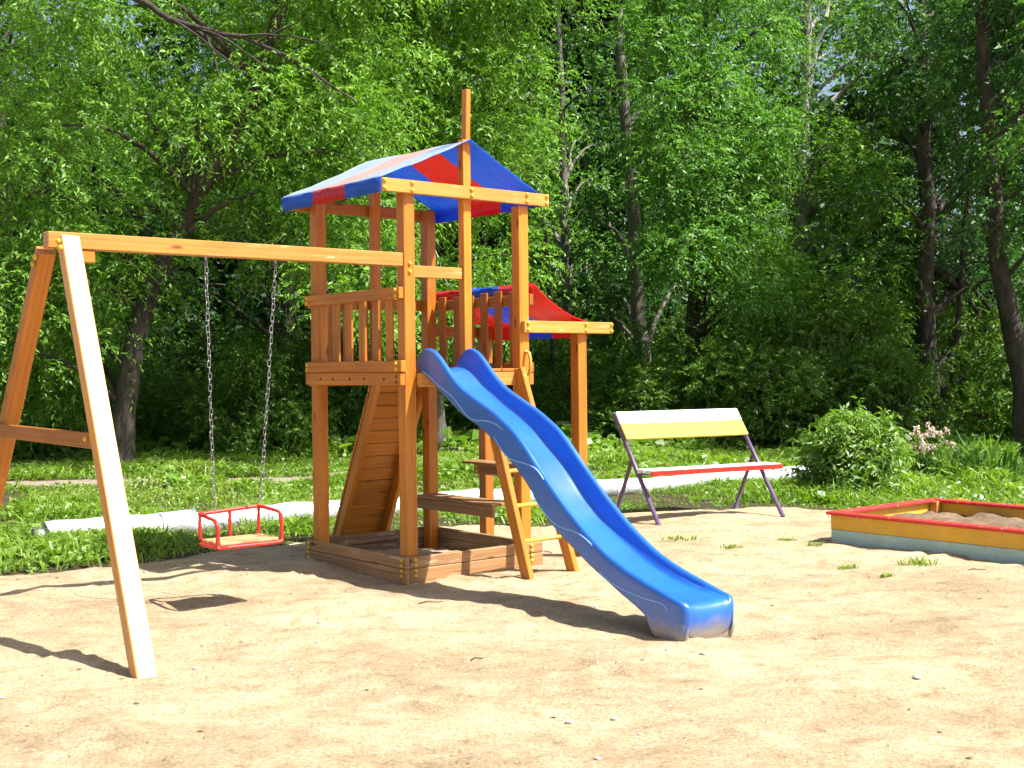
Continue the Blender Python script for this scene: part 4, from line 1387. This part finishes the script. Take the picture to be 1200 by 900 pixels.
for px, py, r in ((667, 842, .022), (720, 839, .021), (824, 765, .020), (782, 760, .014), (706, 858, .012), (750, 860, .012), (700, 886, .015), (1075, 793, .03), (230, 783, .018), (267, 731, .014), (57, 720, .014), (163, 735, .017), (862, 747, .013), (840, 765, .010), (372, 753, .012), (340, 785, .012)):
    dpx = at(px, py, 1.0) - np.array([0, 0, CAMH])
    b = np.array([0, 0, CAMH]) + dpx * (-CAMH / dpx[2])
    b[2] = float(height(b[0], b[1])) + r * .25
    o = lump('pebble', b, r * .75, STONE, rs, .6)
    tag(o, 'small pale pebble lying on the sand', 'pebble', 'pebbles on the sand')
rl = np.random.default_rng(17)
n_ = 7500
x = rl.uniform(-4, 4.5, n_); y = 4.4 + (rl.random(n_) ** .8) * 8.5
kp = y < bnd(x) - .1
x, y = x[kp], y[kp]; n_ = len(x)
az = rl.uniform(0, 6.28, n_); r1_ = rl.uniform(.002, .008, n_) + .012 * (rl.random(n_) > .972); r2 = r1_ * rl.uniform(.35, .9, n_)
z = height(x, y) + .004
u = np.stack([np.cos(az), np.sin(az), rl.normal(0, .25, n_)], 1) * r1_[:, None]; w = np.stack([-np.sin(az), np.cos(az), rl.normal(0, .25, n_)], 1) * r2[:, None]
Cc = np.stack([x, y, z], 1)
V = np.stack([Cc - u, Cc + w + [0, 0, .003], Cc + u, Cc - w + [0, 0, .002]], 1)
o = quads('sand_litter', V, rl.random(n_) ** .9, CHIP)
tag(o, 'chips, petals and bits of twig scattered over the sand', 'litter', kind='stuff')
for px, py, ang, l in ((505, 708, .3, .16), (745, 697, 1.0, .1), (1145, 668, .1, .14), (640, 645, 2.2, .15), (560, 770, .5, .08)):
    dpx = at(px, py, 1.0) - np.array([0, 0, CAMH])
    b = np.array([0, 0, CAMH]) + dpx * (-CAMH / dpx[2])
    b[2] = float(height(b[0], b[1])) + .004
    q = [(-l / 2, 0, 0), (-l / 6, .012, .006), (l / 5, -.006, .003), (l / 2, .01, .0)]
    o = MB().tube(q, [.004, .004, .003, .002], 5).build('twig', BARKD); o.location = tuple(b); o.rotation_euler = (0, 0, ang)
    tag(o, 'short dry twig lying on the sand', 'twig', 'twigs on the sand')

# ------------------------------------------------------------------ light
sun_to = Vector((EX * .33 - NX * .60 + np.array([0, 0, 1.0])).tolist()).normalized()
sd_ = bpy.data.lights.new('sun', 'SUN'); sd_.energy = 5.0; sd_.angle = R(.53); sd_.color = (1, .955, .88)
so = bpy.data.objects.new('sun', sd_); COL.objects.link(so)
sd_.color = (1, .965, .91)
so.rotation_euler = sun_to.to_track_quat('Z', 'Y').to_euler()
w_ = bpy.data.worlds.new('World'); scene.world = w_; w_.use_nodes = True
nt = w_.node_tree
sky = nt.nodes.new('ShaderNodeTexSky'); sky.sky_type = 'NISHITA'; sky.sun_disc = False
sky.dust_density = 3.0; sky.sun_elevation = math.asin(sun_to.z); sky.sun_rotation = math.atan2(sun_to.x, sun_to.y)
bgn = nt.nodes['Background']; bgn.inputs[1].default_value = .08
nt.links.new(sky.outputs[0], bgn.inputs[0])
vs = scene.view_settings
vs.view_transform = 'Standard'; vs.look = 'None'; vs.gamma = 1; vs.exposure = 1.25; vs.use_curve_mapping = False
scene.render.engine = 'CYCLES'
scene.cycles.max_bounces = 4; scene.cycles.diffuse_bounces = 2; scene.cycles.transmission_bounces = 2
scene.cycles.adaptive_threshold = .03
scene.cycles.sample_clamp_indirect = 6
scene.cycles.use_denoising = True
